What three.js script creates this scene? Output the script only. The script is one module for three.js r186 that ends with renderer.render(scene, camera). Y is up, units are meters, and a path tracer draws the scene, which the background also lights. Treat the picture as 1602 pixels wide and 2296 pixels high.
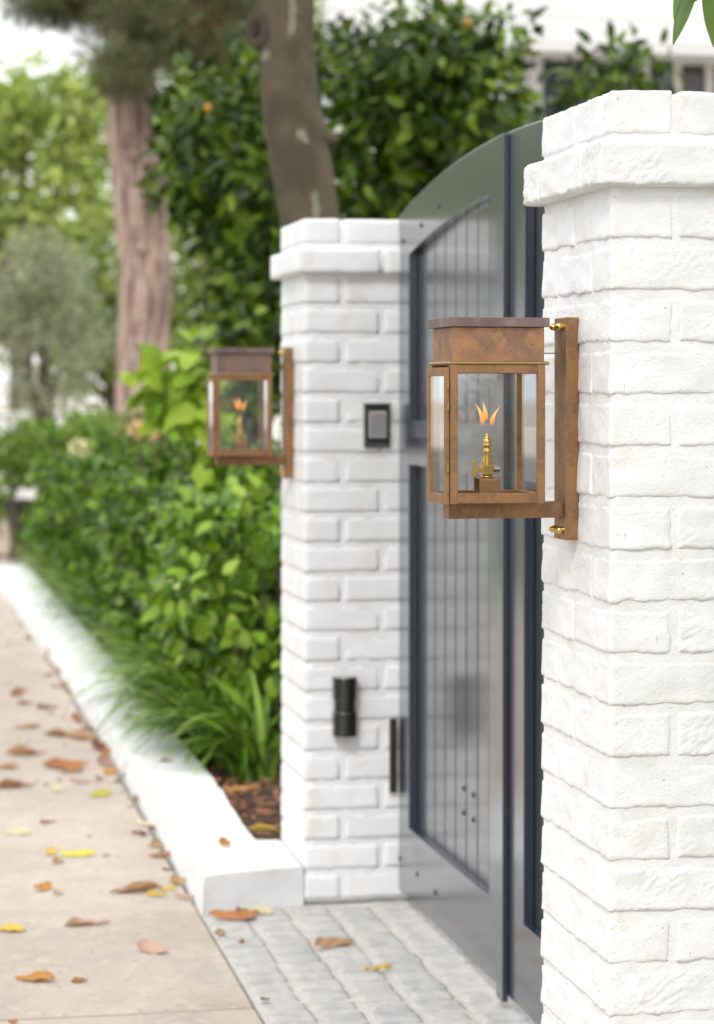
import * as THREE from 'three';
import { RoundedBoxGeometry } from 'three/addons/geometries/RoundedBoxGeometry.js';
import { mergeGeometries } from 'three/addons/utils/BufferGeometryUtils.js';
import { createNoise3D } from 'simplex-noise';

// ------------------------------------------------------------------ camera, sky, sun, exposure
const scene = new THREE.Scene();
const IW = 1602, IH = 2296, FPX = 5421;                     // the photograph's frame in the pixels used below
const YAW = 0.1906, PITCH = -0.02, SHIFT = 161.8;
const camera = new THREE.PerspectiveCamera(2 * Math.atan(IH / 2 / FPX) * 180 / Math.PI, IW / IH, 0.05, 600);
camera.position.set(-1.0178, 1.2888, 3.3494);
camera.rotation.order = 'YXZ';
camera.rotation.set(PITCH, -YAW, 0);
camera.setViewOffset(IW, IH, 0, SHIFT, IW, IH);
camera.focus = 3.62;
camera.userData.fStop = 4.8;

const renderer = new THREE.WebGLRenderer({ antialias: true });
renderer.toneMapping = THREE.LinearToneMapping;
renderer.toneMappingExposure = 1.78;
renderer.shadowMap.enabled = true;
renderer.shadowMap.type = THREE.PCFSoftShadowMap;

{ // bright, even overcast
  const w = 64, h = 32, d = new Float32Array(w * h * 4);
  for (let j = 0; j < h; j++) for (let i = 0; i < w; i++) {
    const el = ((j + 0.5) / h - 0.5) * Math.PI, s = Math.max(0, Math.sin(el)), L = 0.86 + 0.3 * s, o = (j * w + i) * 4;
    d[o] = L * 0.985; d[o + 1] = L; d[o + 2] = L * 1.02; d[o + 3] = 1;
  }
  const t = new THREE.DataTexture(d, w, h, THREE.RGBAFormat, THREE.FloatType);
  t.mapping = THREE.EquirectangularReflectionMapping; t.magFilter = THREE.LinearFilter; t.needsUpdate = true;
  scene.background = t; scene.environment = t;
}
const sun = new THREE.DirectionalLight(new THREE.Color(1, 0.965, 0.92), 1.1);
sun.position.set(-6, 13, 9); sun.target.position.set(0, 0, -3);
sun.castShadow = true; sun.shadow.radius = 30; sun.shadow.mapSize.set(2048, 2048);
Object.assign(sun.shadow.camera, { left: -20, right: 20, top: 20, bottom: -20, near: 0.5, far: 60 });
scene.add(sun, sun.target);

// ------------------------------------------------------------------ helpers
let seedState = 1;
const reseed = (s) => { seedState = (s * 2654435761) >>> 0; };
function rnd() { seedState = (seedState + 0x6d2b79f5) >>> 0; let t = seedState; t = Math.imul(t ^ (t >>> 15), 1 | t); t = (t + Math.imul(t ^ (t >>> 7), 61 | t)) ^ t; return ((t ^ (t >>> 14)) >>> 0) / 4294967296; }
const rr = (a, b) => a + (b - a) * rnd();
const pick = (a) => a[Math.floor(rnd() * a.length) % a.length];
reseed(7);
const n3 = createNoise3D(rnd);
const fbm = (x, y, z, o = 3) => { let s = 0, a = 0.5; for (let i = 0; i < o; i++) { s += a * n3(x, y, z); x *= 2.03; y *= 2.03; z *= 2.03; a *= 0.5; } return s; };
const V = (x, y, z) => new THREE.Vector3(x, y, z);

// a pixel of the photograph is a direction; the plane or the distance says where along it
const camR = V(Math.cos(YAW), 0, Math.sin(YAW));
const camF = V(Math.sin(YAW) * Math.cos(PITCH), Math.sin(PITCH), -Math.cos(YAW) * Math.cos(PITCH));
const camU = new THREE.Vector3().crossVectors(camR, camF);
function dir(px, py) { return camF.clone().addScaledVector(camR, (px - IW / 2) / FPX).addScaledVector(camU, -(py + SHIFT - IH / 2) / FPX); }
function onPlane(px, py, axis, val) { const d = dir(px, py), t = (val - camera.position[axis]) / d[axis]; return camera.position.clone().addScaledVector(d, t); }
const atDepth = (px, py, depth) => camera.position.clone().addScaledVector(dir(px, py), depth);

const used = new Map();
function numbered(n) { const k = used.get(n) || 0; used.set(n, k + 1); return k ? n + '_' + String(k).padStart(3, '0') : n; }
function shadows(o) { o.traverse((c) => { if (c.isMesh) { c.castShadow = true; c.receiveShadow = true; } }); return o; }
function thing(name, label, category, pos = [0, 0, 0], group) {
  const o = new THREE.Group(); o.name = numbered(name); o.position.set(...pos); o.userData = { label, category };
  if (group) o.userData.group = group;
  scene.add(o); return o;
}
function part(name, geo, mat, parent, pos) {
  const m = new THREE.Mesh(geo, mat); m.name = name; if (pos) m.position.set(...pos);
  m.castShadow = m.receiveShadow = true; parent.add(m); return m;
}
function soloThing(name, geo, mat, label, category, group) {
  const m = new THREE.Mesh(geo, mat); m.name = numbered(name); m.castShadow = m.receiveShadow = true;
  m.userData = { label, category }; if (group) m.userData.group = group; scene.add(m); return m;
}
function structure(name, geo, mat) {
  const m = geo ? new THREE.Mesh(geo, mat) : new THREE.Group(); m.name = name; m.userData.kind = 'structure';
  m.castShadow = m.receiveShadow = true; scene.add(m); return m;
}

// tileable value noise textures
function lattice(seed, p) { reseed(seed); const a = new Float32Array(p * p); for (let i = 0; i < a.length; i++) a[i] = rnd(); return a; }
function tileNoise(size, freq, oct, seed, gain = 0.5) {
  const out = new Float32Array(size * size); let amp = 1, tot = 0;
  for (let o = 0; o < oct; o++) {
    const p = freq << o, L = lattice(seed + o * 31, p);
    for (let y = 0; y < size; y++) for (let x = 0; x < size; x++) {
      const fx = x / size * p, fy = y / size * p, x0 = Math.floor(fx), y0 = Math.floor(fy);
      let tx = fx - x0, ty = fy - y0; tx = tx * tx * (3 - 2 * tx); ty = ty * ty * (3 - 2 * ty);
      const x1 = (x0 + 1) % p, y1 = (y0 + 1) % p, a = L[y0 * p + x0], b = L[y0 * p + x1], c = L[y1 * p + x0], d = L[y1 * p + x1];
      out[y * size + x] += amp * (a + (b - a) * tx + (c - a) * ty + (a - b - c + d) * tx * ty);
    }
    tot += amp; amp *= gain;
  }
  for (let i = 0; i < out.length; i++) out[i] /= tot;
  return out;
}
function tex(size, fn, srgb, metres) {
  const d = new Uint8Array(size * size * 4);
  for (let i = 0; i < size * size; i++) { const c = fn(i, i % size, Math.floor(i / size)); for (let k = 0; k < 3; k++) d[i * 4 + k] = Math.max(0, Math.min(255, Math.round(c[k]))); d[i * 4 + 3] = 255; }
  const t = new THREE.DataTexture(d, size, size); t.wrapS = t.wrapT = THREE.RepeatWrapping; t.magFilter = THREE.LinearFilter; t.minFilter = THREE.LinearMipmapLinearFilter; t.generateMipmaps = true;
  if (srgb) t.colorSpace = THREE.SRGBColorSpace; t.repeat.set(1 / metres, 1 / metres); t.needsUpdate = true; return t;
}
const mixc = (a, b, t) => { t = Math.max(0, Math.min(1, t)); return [0, 1, 2].map((k) => a[k] + (b[k] - a[k]) * t); };
const sst = (a, b, x) => { const t = Math.max(0, Math.min(1, (x - a) / (b - a))); return t * t * (3 - 2 * t); };

// uv in metres from the dominant axis of each vertex normal
function metreUV(g, ou = 0, ov = 0) {
  const p = g.attributes.position, n = g.attributes.normal, uv = new Float32Array(p.count * 2);
  for (let i = 0; i < p.count; i++) {
    const ax = Math.abs(n.getX(i)), ay = Math.abs(n.getY(i)), az = Math.abs(n.getZ(i)), x = p.getX(i), y = p.getY(i), z = p.getZ(i);
    if (ax >= ay && ax >= az) { uv[i * 2] = z; uv[i * 2 + 1] = y; } else if (ay >= az) { uv[i * 2] = x; uv[i * 2 + 1] = z; } else { uv[i * 2] = x; uv[i * 2 + 1] = y; }
    uv[i * 2] += ou; uv[i * 2 + 1] += ov;
  }
  g.setAttribute('uv', new THREE.BufferAttribute(uv, 2)); return g;
}
function smoothNormals(g) {
  g.computeVertexNormals();
  const p = g.attributes.position, n = g.attributes.normal, m = new Map();
  const key = (i) => Math.round(p.getX(i) * 2e4) + ',' + Math.round(p.getY(i) * 2e4) + ',' + Math.round(p.getZ(i) * 2e4);
  for (let i = 0; i < p.count; i++) { const k = key(i); let v = m.get(k); if (!v) m.set(k, v = V(0, 0, 0)); v.x += n.getX(i); v.y += n.getY(i); v.z += n.getZ(i); }
  for (const v of m.values()) v.normalize();
  for (let i = 0; i < p.count; i++) { const v = m.get(key(i)); n.setXYZ(i, v.x, v.y, v.z); }
  return g;
}
const rbox = (w, h, d, r = 0.002, s = 2) => metreUV(new RoundedBoxGeometry(w, h, d, s, Math.min(r, w / 2.1, h / 2.1, d / 2.1)));
function rboxAt(x0, x1, y0, y1, z0, z1, r = 0.002, s = 2) { const g = rbox(Math.abs(x1 - x0), Math.abs(y1 - y0), Math.abs(z1 - z0), r, s); g.translate((x0 + x1) / 2, (y0 + y1) / 2, (z0 + z1) / 2); return g; }

// rounded, uneven block: used for bricks, mortar cores, pavers, stone
function roughBlock(w, h, d, cell, seed, { r = 0.006, low = 0.0012, rough = 0.0012, chip = 0.003, rag = 0.0018, lowF = 14, roughF = 70, lean = 0 } = {}) {
  const g = new THREE.BoxGeometry(w, h, d, Math.max(2, Math.round(w / cell)), Math.max(2, Math.round(h / cell)), Math.max(2, Math.round(d / cell)));
  metreUV(g, seed * 0.37, seed * 0.21);
  const p = g.attributes.position, H = [w / 2, h / 2, d / 2], q = [0, 0, 0], e = [0, 0, 0], P = [0, 0, 0];
  const S = seed * 13.7;
  for (let i = 0; i < p.count; i++) {
    P[0] = p.getX(i); P[1] = p.getY(i); P[2] = p.getZ(i);
    let L = 0, nz = 0;
    for (let k = 0; k < 3; k++) { const lim = Math.max(0, H[k] - r); q[k] = Math.max(-lim, Math.min(lim, P[k])); e[k] = P[k] - q[k]; L += e[k] * e[k]; if (Math.abs(e[k]) > r * 0.3) nz++; }
    L = Math.sqrt(L) || 1; for (let k = 0; k < 3; k++) e[k] /= L;
    const X = P[0], Y = P[1], Z = P[2];
    const mask = sst(-0.25, 0.5, n3(X * 9 + S, Y * 9, Z * 9 + 4));
    const rg = 1 - Math.abs(n3(X * roughF * 0.6 + S, Y * roughF * 1.25, Z * roughF * 0.6)) * 2;
    let dsp = low * n3(X * lowF + S, Y * lowF * 1.6, Z * lowF) + rough * (0.25 + mask) * (0.75 * rg + 0.6 * n3(X * roughF * 1.9, Y * roughF * 2.2 + S, Z * roughF * 1.9));
    if (nz >= 2) dsp += chip * Math.min(0.25, n3(X * 32 + S, Y * 40, Z * 32)) - chip * 0.25;
    const rw = Y < 0 ? rag * (0.8 * n3(X * 22 + S, 3, Z * 22) + 0.5 * n3(X * 60 + S, 3, Z * 60)) : rag * 0.55 * n3(X * 38 + S, 9, Z * 38);
    const ln = -lean * Y / H[1];
    p.setXYZ(i, q[0] + e[0] * (r + dsp + ln), q[1] + e[1] * (r + dsp) + rw * Math.abs(Y) / H[1], q[2] + e[2] * (r + dsp + ln));
  }
  return smoothNormals(g);
}

// sweep of a round section along points with radii
function taper(points, radii, seg = 10, bump = 0, seed = 0, uvScale = 1) {
  const curve = new THREE.CatmullRomCurve3(points), n = Math.max(6, points.length * 6), pos = [], uv = [], idx = [];
  const fr = curve.computeFrenetFrames(n, false); let len = 0, prev = null;
  for (let i = 0; i <= n; i++) {
    const t = i / n, c = curve.getPoint(t), ft = t * (radii.length - 1), k = Math.min(radii.length - 2, Math.floor(ft)), rad = radii[k] + (radii[k + 1] - radii[k]) * (ft - k);
    if (prev) len += c.distanceTo(prev); prev = c;
    for (let j = 0; j <= seg; j++) {
      const a = (j % seg) / seg * Math.PI * 2, b = j / seg, N = fr.normals[i], B = fr.binormals[i];
      const R = rad * (1 + bump * fbm(Math.cos(a) * 1.5 + seed, len * 3 / (0.3 + rad * 4), Math.sin(a) * 1.5));
      pos.push(c.x + R * (Math.cos(a) * N.x + Math.sin(a) * B.x), c.y + R * (Math.cos(a) * N.y + Math.sin(a) * B.y), c.z + R * (Math.cos(a) * N.z + Math.sin(a) * B.z));
      uv.push(b * Math.PI * 2 * radii[0] * uvScale, len * uvScale);
    }
  }
  const w = seg + 1;
  for (let i = 0; i < n; i++) for (let j = 0; j < seg; j++) { const a = i * w + j; idx.push(a, a + 1, a + w, a + 1, a + w + 1, a + w); }
  const g = new THREE.BufferGeometry(); g.setAttribute('position', new THREE.Float32BufferAttribute(pos, 3)); g.setAttribute('uv', new THREE.Float32BufferAttribute(uv, 2)); g.setIndex(idx);
  return smoothNormals(g);
}
const lathe = (pts, seg = 20) => new THREE.LatheGeometry(pts.map((p) => new THREE.Vector2(p[0], p[1])), seg);
function strip(g) { const o = g.index ? g.toNonIndexed() : g; for (const k of Object.keys(o.attributes)) if (!['position', 'normal', 'uv'].includes(k)) o.deleteAttribute(k); return o; }
const merge = (list) => mergeGeometries(list.map(strip), false);

// ------------------------------------------------------------------ materials
const std = (o) => new THREE.MeshStandardMaterial(o), phy = (o) => new THREE.MeshPhysicalMaterial(o);
const A = tileNoise(512, 4, 6, 11), B = tileNoise(512, 8, 6, 23), C = tileNoise(512, 32, 4, 37, 0.7), D4 = tileNoise(512, 64, 3, 51, 0.8);
const whiteMap = tex(512, (i) => {
  let c = mixc([220, 220, 220], [226, 226, 227], sst(0.35, 0.65, A[i]));
  c = mixc(c, [214, 208, 197], 0.4 * sst(0.62, 0.74, B[i]));
  const speck = sst(0.80, 0.86, D4[i]) * sst(0.5, 0.6, B[i]);
  return mixc(c, [150, 143, 133], speck);
}, true, 0.34);
const whiteBump = tex(512, (i) => { const v = 128 + 130 * (C[i] - 0.5) + 80 * (B[i] - 0.5) + 110 * (D4[i] - 0.5) - 110 * sst(0.76, 0.86, D4[i]) * sst(0.45, 0.6, A[i]); return [v, v, v]; }, false, 0.17);
const M = {};
M.paint = std({ map: whiteMap, bumpMap: whiteBump, bumpScale: 0.0013, roughness: 0.6 });
M.mortar = std({ map: whiteMap, bumpMap: whiteBump, bumpScale: 0.0014, roughness: 0.65 });
M.kerb = std({ map: whiteMap, bumpMap: whiteBump, bumpScale: 0.0025, roughness: 0.7 });

const copperMap = (a, b, c, d, seed, m) => { const n1 = tileNoise(512, 5, 6, seed), n2 = tileNoise(512, 12, 5, seed + 5), n3_ = tileNoise(512, 60, 2, seed + 9); return tex(512, (i) => {
  let k = mixc(a, b, sst(0.3, 0.68, n1[i])); k = mixc(k, c, 0.7 * sst(0.45, 0.72, n2[i])); k = mixc(k, d, 0.4 * sst(0.62, 0.86, n3_[i]) * sst(0.46, 0.62, n1[i])); return k; }, true, m); };
const copperTone = copperMap([152, 115, 83], [134, 103, 78], [160, 123, 86], [98, 77, 64], 101, 0.16);
const hoodTone = copperMap([166, 124, 92], [142, 109, 92], [178, 135, 94], [94, 74, 70], 121, 0.2);
const capTone = copperMap([128, 109, 106], [116, 98, 96], [140, 121, 117], [94, 78, 78], 141, 0.2);
const copperRough = tex(256, (i, x, y) => { const v = 90 + 120 * A[y * 2 * 512 + x * 2]; return [v, v, v]; }, false, 0.1);
const copper = (map, metal, rough, bump = 0.0004) => std({ map, metalness: metal, roughness: rough, roughnessMap: copperRough, bumpMap: whiteBump, bumpScale: bump });
M.copper = copper(copperTone, 0.82, 0.85); M.hood = copper(hoodTone, 0.82, 0.9); M.cap = copper(capTone, 0.7, 0.95);
M.hoodGrey = copper(copperMap([136, 114, 104], [122, 104, 100], [150, 117, 94], [94, 78, 76], 161, 0.17), 0.75, 0.9);
M.plate = copper(copperTone, 0.82, 0.8);
M.brass = std({ color: new THREE.Color(0.62, 0.41, 0.13), metalness: 1, roughness: 0.24 });
M.brassDull = std({ color: new THREE.Color(0.48, 0.33, 0.12), metalness: 1, roughness: 0.4 });
M.hinge = std({ color: new THREE.Color(0.36, 0.25, 0.12), metalness: 1, roughness: 0.45 });
M.steel = std({ color: new THREE.Color(0.5, 0.48, 0.45), metalness: 1, roughness: 0.3 });
M.glass = phy({ color: 0xffffff, transmission: 1, thickness: 0, roughness: 0.02, ior: 1.5 });
{ // flame: bright body, bluish see-through root
  const h = 64, d = new Uint8Array(h * 4 * 4), a = new Uint8Array(h * 4 * 4);
  for (let y = 0; y < h; y++) for (let x = 0; x < 4; x++) { const t = y / (h - 1), o = (y * 4 + x) * 4, al = Math.round(225 * sst(0.05, 0.55, t));
    const c = mixc([255, 152, 70], [255, 190, 116], sst(0.3, 0.75, t)); d[o] = c[0]; d[o + 1] = c[1]; d[o + 2] = c[2]; d[o + 3] = 255; a[o] = a[o + 1] = a[o + 2] = al; a[o + 3] = 255; }
  const T = new THREE.DataTexture(d, 4, h); T.colorSpace = THREE.SRGBColorSpace; const U = new THREE.DataTexture(a, 4, h);
  for (const t of [T, U]) { t.magFilter = THREE.LinearFilter; t.needsUpdate = true; }
  M.flame = std({ color: 0x000000, emissive: 0xffffff, emissiveMap: T, emissiveIntensity: 0.85, alphaMap: U, transparent: true, roughness: 1 });
}
M.gate = phy({ color: new THREE.Color(0.015, 0.021, 0.037), roughness: 0.3, ior: 1.6, clearcoat: 1, clearcoatRoughness: 0.16 });
M.bolt = std({ color: new THREE.Color(0.05, 0.052, 0.06), roughness: 0.4, metalness: 0.5 });
M.black = phy({ color: new THREE.Color(0.01, 0.01, 0.011), roughness: 0.2, clearcoat: 1, clearcoatRoughness: 0.08 });
M.blackMat = std({ color: new THREE.Color(0.014, 0.014, 0.014), roughness: 0.6 });
M.grey = std({ color: new THREE.Color(0.07, 0.072, 0.078), roughness: 0.5, metalness: 0.2 });
M.key = std({ color: new THREE.Color(0.42, 0.42, 0.43), roughness: 0.5 });
M.keyDark = std({ color: new THREE.Color(0.08, 0.08, 0.085), roughness: 0.55 });
M.red = std({ color: new THREE.Color(0.5, 0.06, 0.05), roughness: 0.4 });

const concMap = tex(512, (i) => { let c = mixc([170, 158, 145], [182, 170, 157], sst(0.25, 0.75, A[i])); c = mixc(c, [160, 152, 143], 0.45 * sst(0.5, 0.72, B[i])); c = mixc(c, [138, 128, 118], 0.75 * sst(0.66, 0.82, D4[i])); return mixc(c, [194, 182, 168], 0.6 * sst(0.55, 0.75, C[i])); }, true, 0.9);
M.concrete = std({ map: concMap, bumpMap: tex(512, (i) => { const v = 128 + 160 * (C[i] - 0.5) + 60 * (D4[i] - 0.5); return [v, v, v]; }, false, 0.3), bumpScale: 0.0025, roughness: 0.85 });
const stoneMap = (a, b, c, m) => tex(256, (i, x, y) => { const k = y * 2 * 512 + x * 2; let q = mixc(a, b, sst(0.35, 0.65, B[k])); return mixc(q, c, 0.7 * sst(0.6, 0.75, C[k])); }, true, m);
const graniteBump = tex(256, (i, x, y) => { const k = y * 2 * 512 + x * 2, v = 128 + 200 * (C[k] - 0.5); return [v, v, v]; }, false, 0.12);
M.pavers = [[[172, 170, 167], [184, 182, 178], [193, 189, 183]], [[165, 164, 163], [178, 177, 174], [190, 186, 180]], [[174, 171, 168], [184, 182, 178], [162, 158, 154]], [[170, 168, 166], [182, 180, 176], [193, 189, 183]]].map(([a, b, c]) => std({ map: stoneMap(a, b, c, 0.25), bumpMap: graniteBump, bumpScale: 0.003, roughness: 0.75 }));
M.sand = std({ map: stoneMap([186, 182, 176], [194, 191, 185], [170, 162, 152], 0.3), bumpMap: graniteBump, bumpScale: 0.003, roughness: 0.95 });
M.soil = std({ map: stoneMap([62, 44, 32], [86, 62, 45], [112, 84, 62], 0.35), bumpMap: graniteBump, bumpScale: 0.012, roughness: 1 });
M.chip = [[0.16, 0.09, 0.05], [0.09, 0.055, 0.035], [0.24, 0.14, 0.075]].map((c) => std({ color: new THREE.Color(...c), roughness: 0.95 }));
M.lawn = std({ map: stoneMap([66, 88, 36], [92, 114, 48], [120, 124, 70], 0.5), bumpMap: graniteBump, bumpScale: 0.02, roughness: 1 });
M.earth = std({ map: stoneMap([176, 168, 156], [192, 184, 172], [160, 150, 136], 0.6), bumpMap: graniteBump, bumpScale: 0.006, roughness: 0.95 });
M.asphalt = std({ map: stoneMap([70, 70, 70], [88, 87, 85], [110, 108, 104], 0.4), bumpMap: graniteBump, bumpScale: 0.004, roughness: 0.9 });
M.boulder = std({ map: stoneMap([206, 190, 174], [216, 202, 188], [194, 176, 160], 0.4), bumpMap: graniteBump, bumpScale: 0.008, roughness: 0.9 });
const barkTex = (a, b, c, sx, sy) => { const t = tex(512, (i, x, y) => { const k = ((y >> 2) * 512 + x); let q = mixc(a, b, sst(0.35, 0.62, B[k])); q = mixc(q, c, sst(0.58, 0.7, C[k])); return q; }, true, 1); t.repeat.set(sx, sy); return t; };
M.barkPine = std({ map: barkTex([116, 94, 84], [164, 138, 124], [190, 174, 162], 1.6, 1.2), bumpMap: (() => { const t = tex(512, (i, x, y) => { const v = 255 * B[(y >> 2) * 512 + x]; return [v, v, v]; }, false, 1); t.repeat.set(1.3, 0.9); return t; })(), bumpScale: 0.05, roughness: 0.95 });
M.barkGrey = std({ map: tex(512, (i, x, y) => { let q = mixc([70, 61, 45], [86, 76, 57], sst(0.35, 0.65, B[i])); q = mixc(q, [66, 59, 45], 0.5 * sst(0.6, 0.7, C[i])); return mixc(q, [134, 142, 120], 0.7 * sst(0.69, 0.73, B[(i + 40000) % B.length])); }, true, 0.7), bumpMap: whiteBump, bumpScale: 0.006, roughness: 0.9 });
M.blackBark = std({ color: new THREE.Color(0.02, 0.015, 0.01), roughness: 1 });
M.twig = std({ color: new THREE.Color(0.10, 0.075, 0.045), roughness: 0.9 });
const leafMat = (rough = 0.42, tr = 0.3) => phy({ color: 0xffffff, roughness: rough, transmission: tr, thickness: 0, specularIntensity: 0.5 });
M.leaf = leafMat(0.4, 0.36); M.leafSoft = leafMat(0.6, 0.5); M.needle = leafMat(0.7, 0.2);
M.houseWhite = std({ color: new THREE.Color(0.64, 0.635, 0.63), roughness: 0.7 });
M.houseTrim = std({ color: new THREE.Color(0.6, 0.59, 0.56), roughness: 0.6 });
M.shutter = std({ color: new THREE.Color(0.024, 0.027, 0.036), roughness: 0.5 });
M.pane = phy({ color: new THREE.Color(0.05, 0.045, 0.04), roughness: 0.08, ior: 1.5 });
M.curtain = std({ color: new THREE.Color(0.07, 0.06, 0.05), roughness: 0.9 });

// ------------------------------------------------------------------ ground
{
  const g = new THREE.PlaneGeometry(500, 500, 1, 1); g.rotateX(-Math.PI / 2); g.translate(0, -0.03, -60); metreUV(g);
  structure('ground', g, M.earth);
  const verge = new THREE.BoxGeometry(2.1, 0.05, 60); verge.translate(-3.5, -0.035, -20); metreUV(verge); structure('lawn_verge', verge, M.lawn);
  const road = new THREE.BoxGeometry(7, 0.04, 120); road.translate(-8.1, -0.03, -40); metreUV(road); structure('road', road, M.asphalt);
}
const DX = 0.394, DZ = 0.376, PITCHY = 0.075, L = 2.6229, GX = 0.24;
{ // sidewalk of poured slabs, joints between them
  const walk = structure('sidewalk', null), bed = new THREE.BoxGeometry(2.14, 0.02, 19); metreUV(bed); bed.translate(-1.345, -0.032, -4.6);
  part('joint_bed', bed, M.sand, walk);
  const cuts = [4.6, 3.1, 1.6, 0.1, -1.63, -2.62, -4.05, -5.55, -7.05, -8.55, -10.05, -11.6, -13.2];
  for (let i = 0; i < cuts.length - 1; i++) {
    const d = cuts[i] - cuts[i + 1] - 0.008, s = rbox(2.13, 0.06, d, 0.004, 2); metreUV(s, i * 0.37, i * 0.61);
    part('slab', s, M.concrete, walk, [-1.34 + rr(-0.001, 0.001), -0.03 + rr(-0.0015, 0.0015), (cuts[i] + cuts[i + 1]) / 2]);
  }
}
{ // driveway of small granite setts
  const drive = structure('driveway_paving', null);
  const bed = new THREE.BoxGeometry(1.92, 0.04, 2.5); metreUV(bed); part('sand_bed', bed, M.sand, drive, [0.69, -0.0238, -1.42]);
  const geos = []; for (let i = 0; i < 8; i++) geos.push(roughBlock(0.088 + (i % 3) * 0.005, 0.05, 0.066 + (i % 3) * 0.004, 0.011, 300 + i, { r: 0.005, low: 0.0008, rough: 0.0009, chip: 0.002, rag: 0.001, lowF: 18, roughF: 40 }));
  reseed(41);
  for (let c = 0; c < 9; c++) {
    let z = -0.42 - rr(0, 0.08);
    while (z > -2.6) { const m = part('sett', pick(geos), pick(M.pavers), drive, [-0.213 + c * 0.1075 + rr(-0.002, 0.002), -0.0225 + rr(-0.003, 0.002), z]); m.rotation.y = rr(-0.05, 0.05) + (rnd() < 0.5 ? Math.PI : 0); m.rotation.x = rr(-0.01, 0.01); m.scale.z = rr(0.96, 1.06); z -= 0.0855 + rr(-0.004, 0.005); }
  }
  // narrow granite edging against the sidewalk slabs
}

// ------------------------------------------------------------------ brick piers
function makePier(name, label, z0, near) {
  const pier = thing(name, label, 'gate pier', [0, 0, z0]);
  const h = 0.0625, cell = near ? 0.004 : 0.011;
  const opt = (rough) => ({ r: near ? 0.0032 : 0.0024, low: near ? 0.0012 : 0.0005, rough: rough * 0.85, chip: near ? 0.0024 : 0.0014, rag: near ? 0.0014 : 0.001, lean: near ? 0.001 : 0.0006 });
  const variants = new Map();
  let vs = near ? 1 : 500;
  const geo = (w, d, fine) => { const k = w + '/' + d + '/' + fine; if (!variants.has(k)) { const a = []; for (let i = 0; i < (fine ? 7 : 3); i++) a.push(roughBlock(w, h, d, fine ? cell : 0.02, vs++, opt(near ? [0.0004, 0.0008, 0.0013, 0.0006, 0.0016, 0.0005, 0.001][i % 7] : 0.0006))); variants.set(k, a); } return pick(variants.get(k)); };
  reseed(near ? 5 : 6);
  const put = (x0, x1, d0, d1, y, out, fine) => {        // d measured away from the camera, along -z
    const w = +(x1 - x0).toFixed(4), d = +(d1 - d0).toFixed(4), m = part('brick', geo(w, d, fine), M.paint, pier);
    const jit = near ? 0.0011 : 0.0005, px = rr(-jit, jit), pz = rr(-jit, jit);
    m.position.set((x0 + x1) / 2 + px, y, -(d0 + d1) / 2 + pz); m.rotation.set(rr(-0.004, 0.004), rr(-0.004, 0.004), rr(-0.006, 0.006));
    if (rnd() < 0.5) m.rotation.y += Math.PI;
  };
  for (let c = 0; c < 23; c++) {                           // course 0 is the topmost
    const y = (23 - c) * PITCHY - h / 2 - 0.003, e = c === 1 ? 0.024 : 0, fine = true;
    const X0 = -e, X1 = DX + e, Z0 = -e, Z1 = DZ + e;
    if (c % 2 === 0) {
      put(X0, X0 + 0.092, Z0, 0.183, y, 0, fine); put(X0, X0 + 0.092, 0.193, Z1, y, 0, fine);
      put(X1 - 0.092, X1, Z0, 0.183, y, 0, !1); put(X1 - 0.092, X1, 0.193, Z1, y, 0, !1);
      put(X0 + 0.103, X1 - 0.103, Z0, Z0 + 0.088, y, 0, fine); put(X0 + 0.103, X1 - 0.103, Z1 - 0.088, Z1, y, 0, !1);
    } else {
      put(X0, 0.192, Z0, Z0 + 0.088, y, 0, fine); put(0.203, X1, Z0, Z0 + 0.088, y, 0, fine);
      put(X0, 0.192, Z1 - 0.088, Z1, y, 0, fine); put(0.203, X1, Z1 - 0.088, Z1, y, 0, !1);
      put(X0, X0 + 0.088, Z0 + 0.098, Z1 - 0.098, y, 0, fine); put(X1 - 0.088, X1, Z0 + 0.098, Z1 - 0.098, y, 0, !1);
    }
  }
  const mo = { r: 0.005, low: near ? 0.0007 : 0.0003, rough: 0.0004, chip: 0.002, rag: 0.0005, lowF: 20, roughF: 45 }, rec = near ? 0.0021 : 0.0013;
  const core = roughBlock(DX - 2 * rec, 23 * PITCHY - 0.008, DZ - 2 * rec, near ? 0.008 : 0.025, near ? 71 : 72, mo);
  part('mortar', core, M.mortar, pier, [DX / 2, (23 * PITCHY - 0.008) / 2, -DZ / 2]);
  const band = roughBlock(DX + 0.048 - 2 * rec, 0.066, DZ + 0.048 - 2 * rec, near ? 0.008 : 0.025, 73, mo);
  part('mortar', band, M.mortar, pier, [DX / 2, 22 * PITCHY - 0.033, -DZ / 2]);
  return pier;
}
makePier('brick_pier', 'white painted brick gate pier without a keypad, one lantern on its street side', 0, true);
makePier('brick_pier', 'white painted brick gate pier with keypad and black sensor, meeting the white kerb', -L, false);

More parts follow.
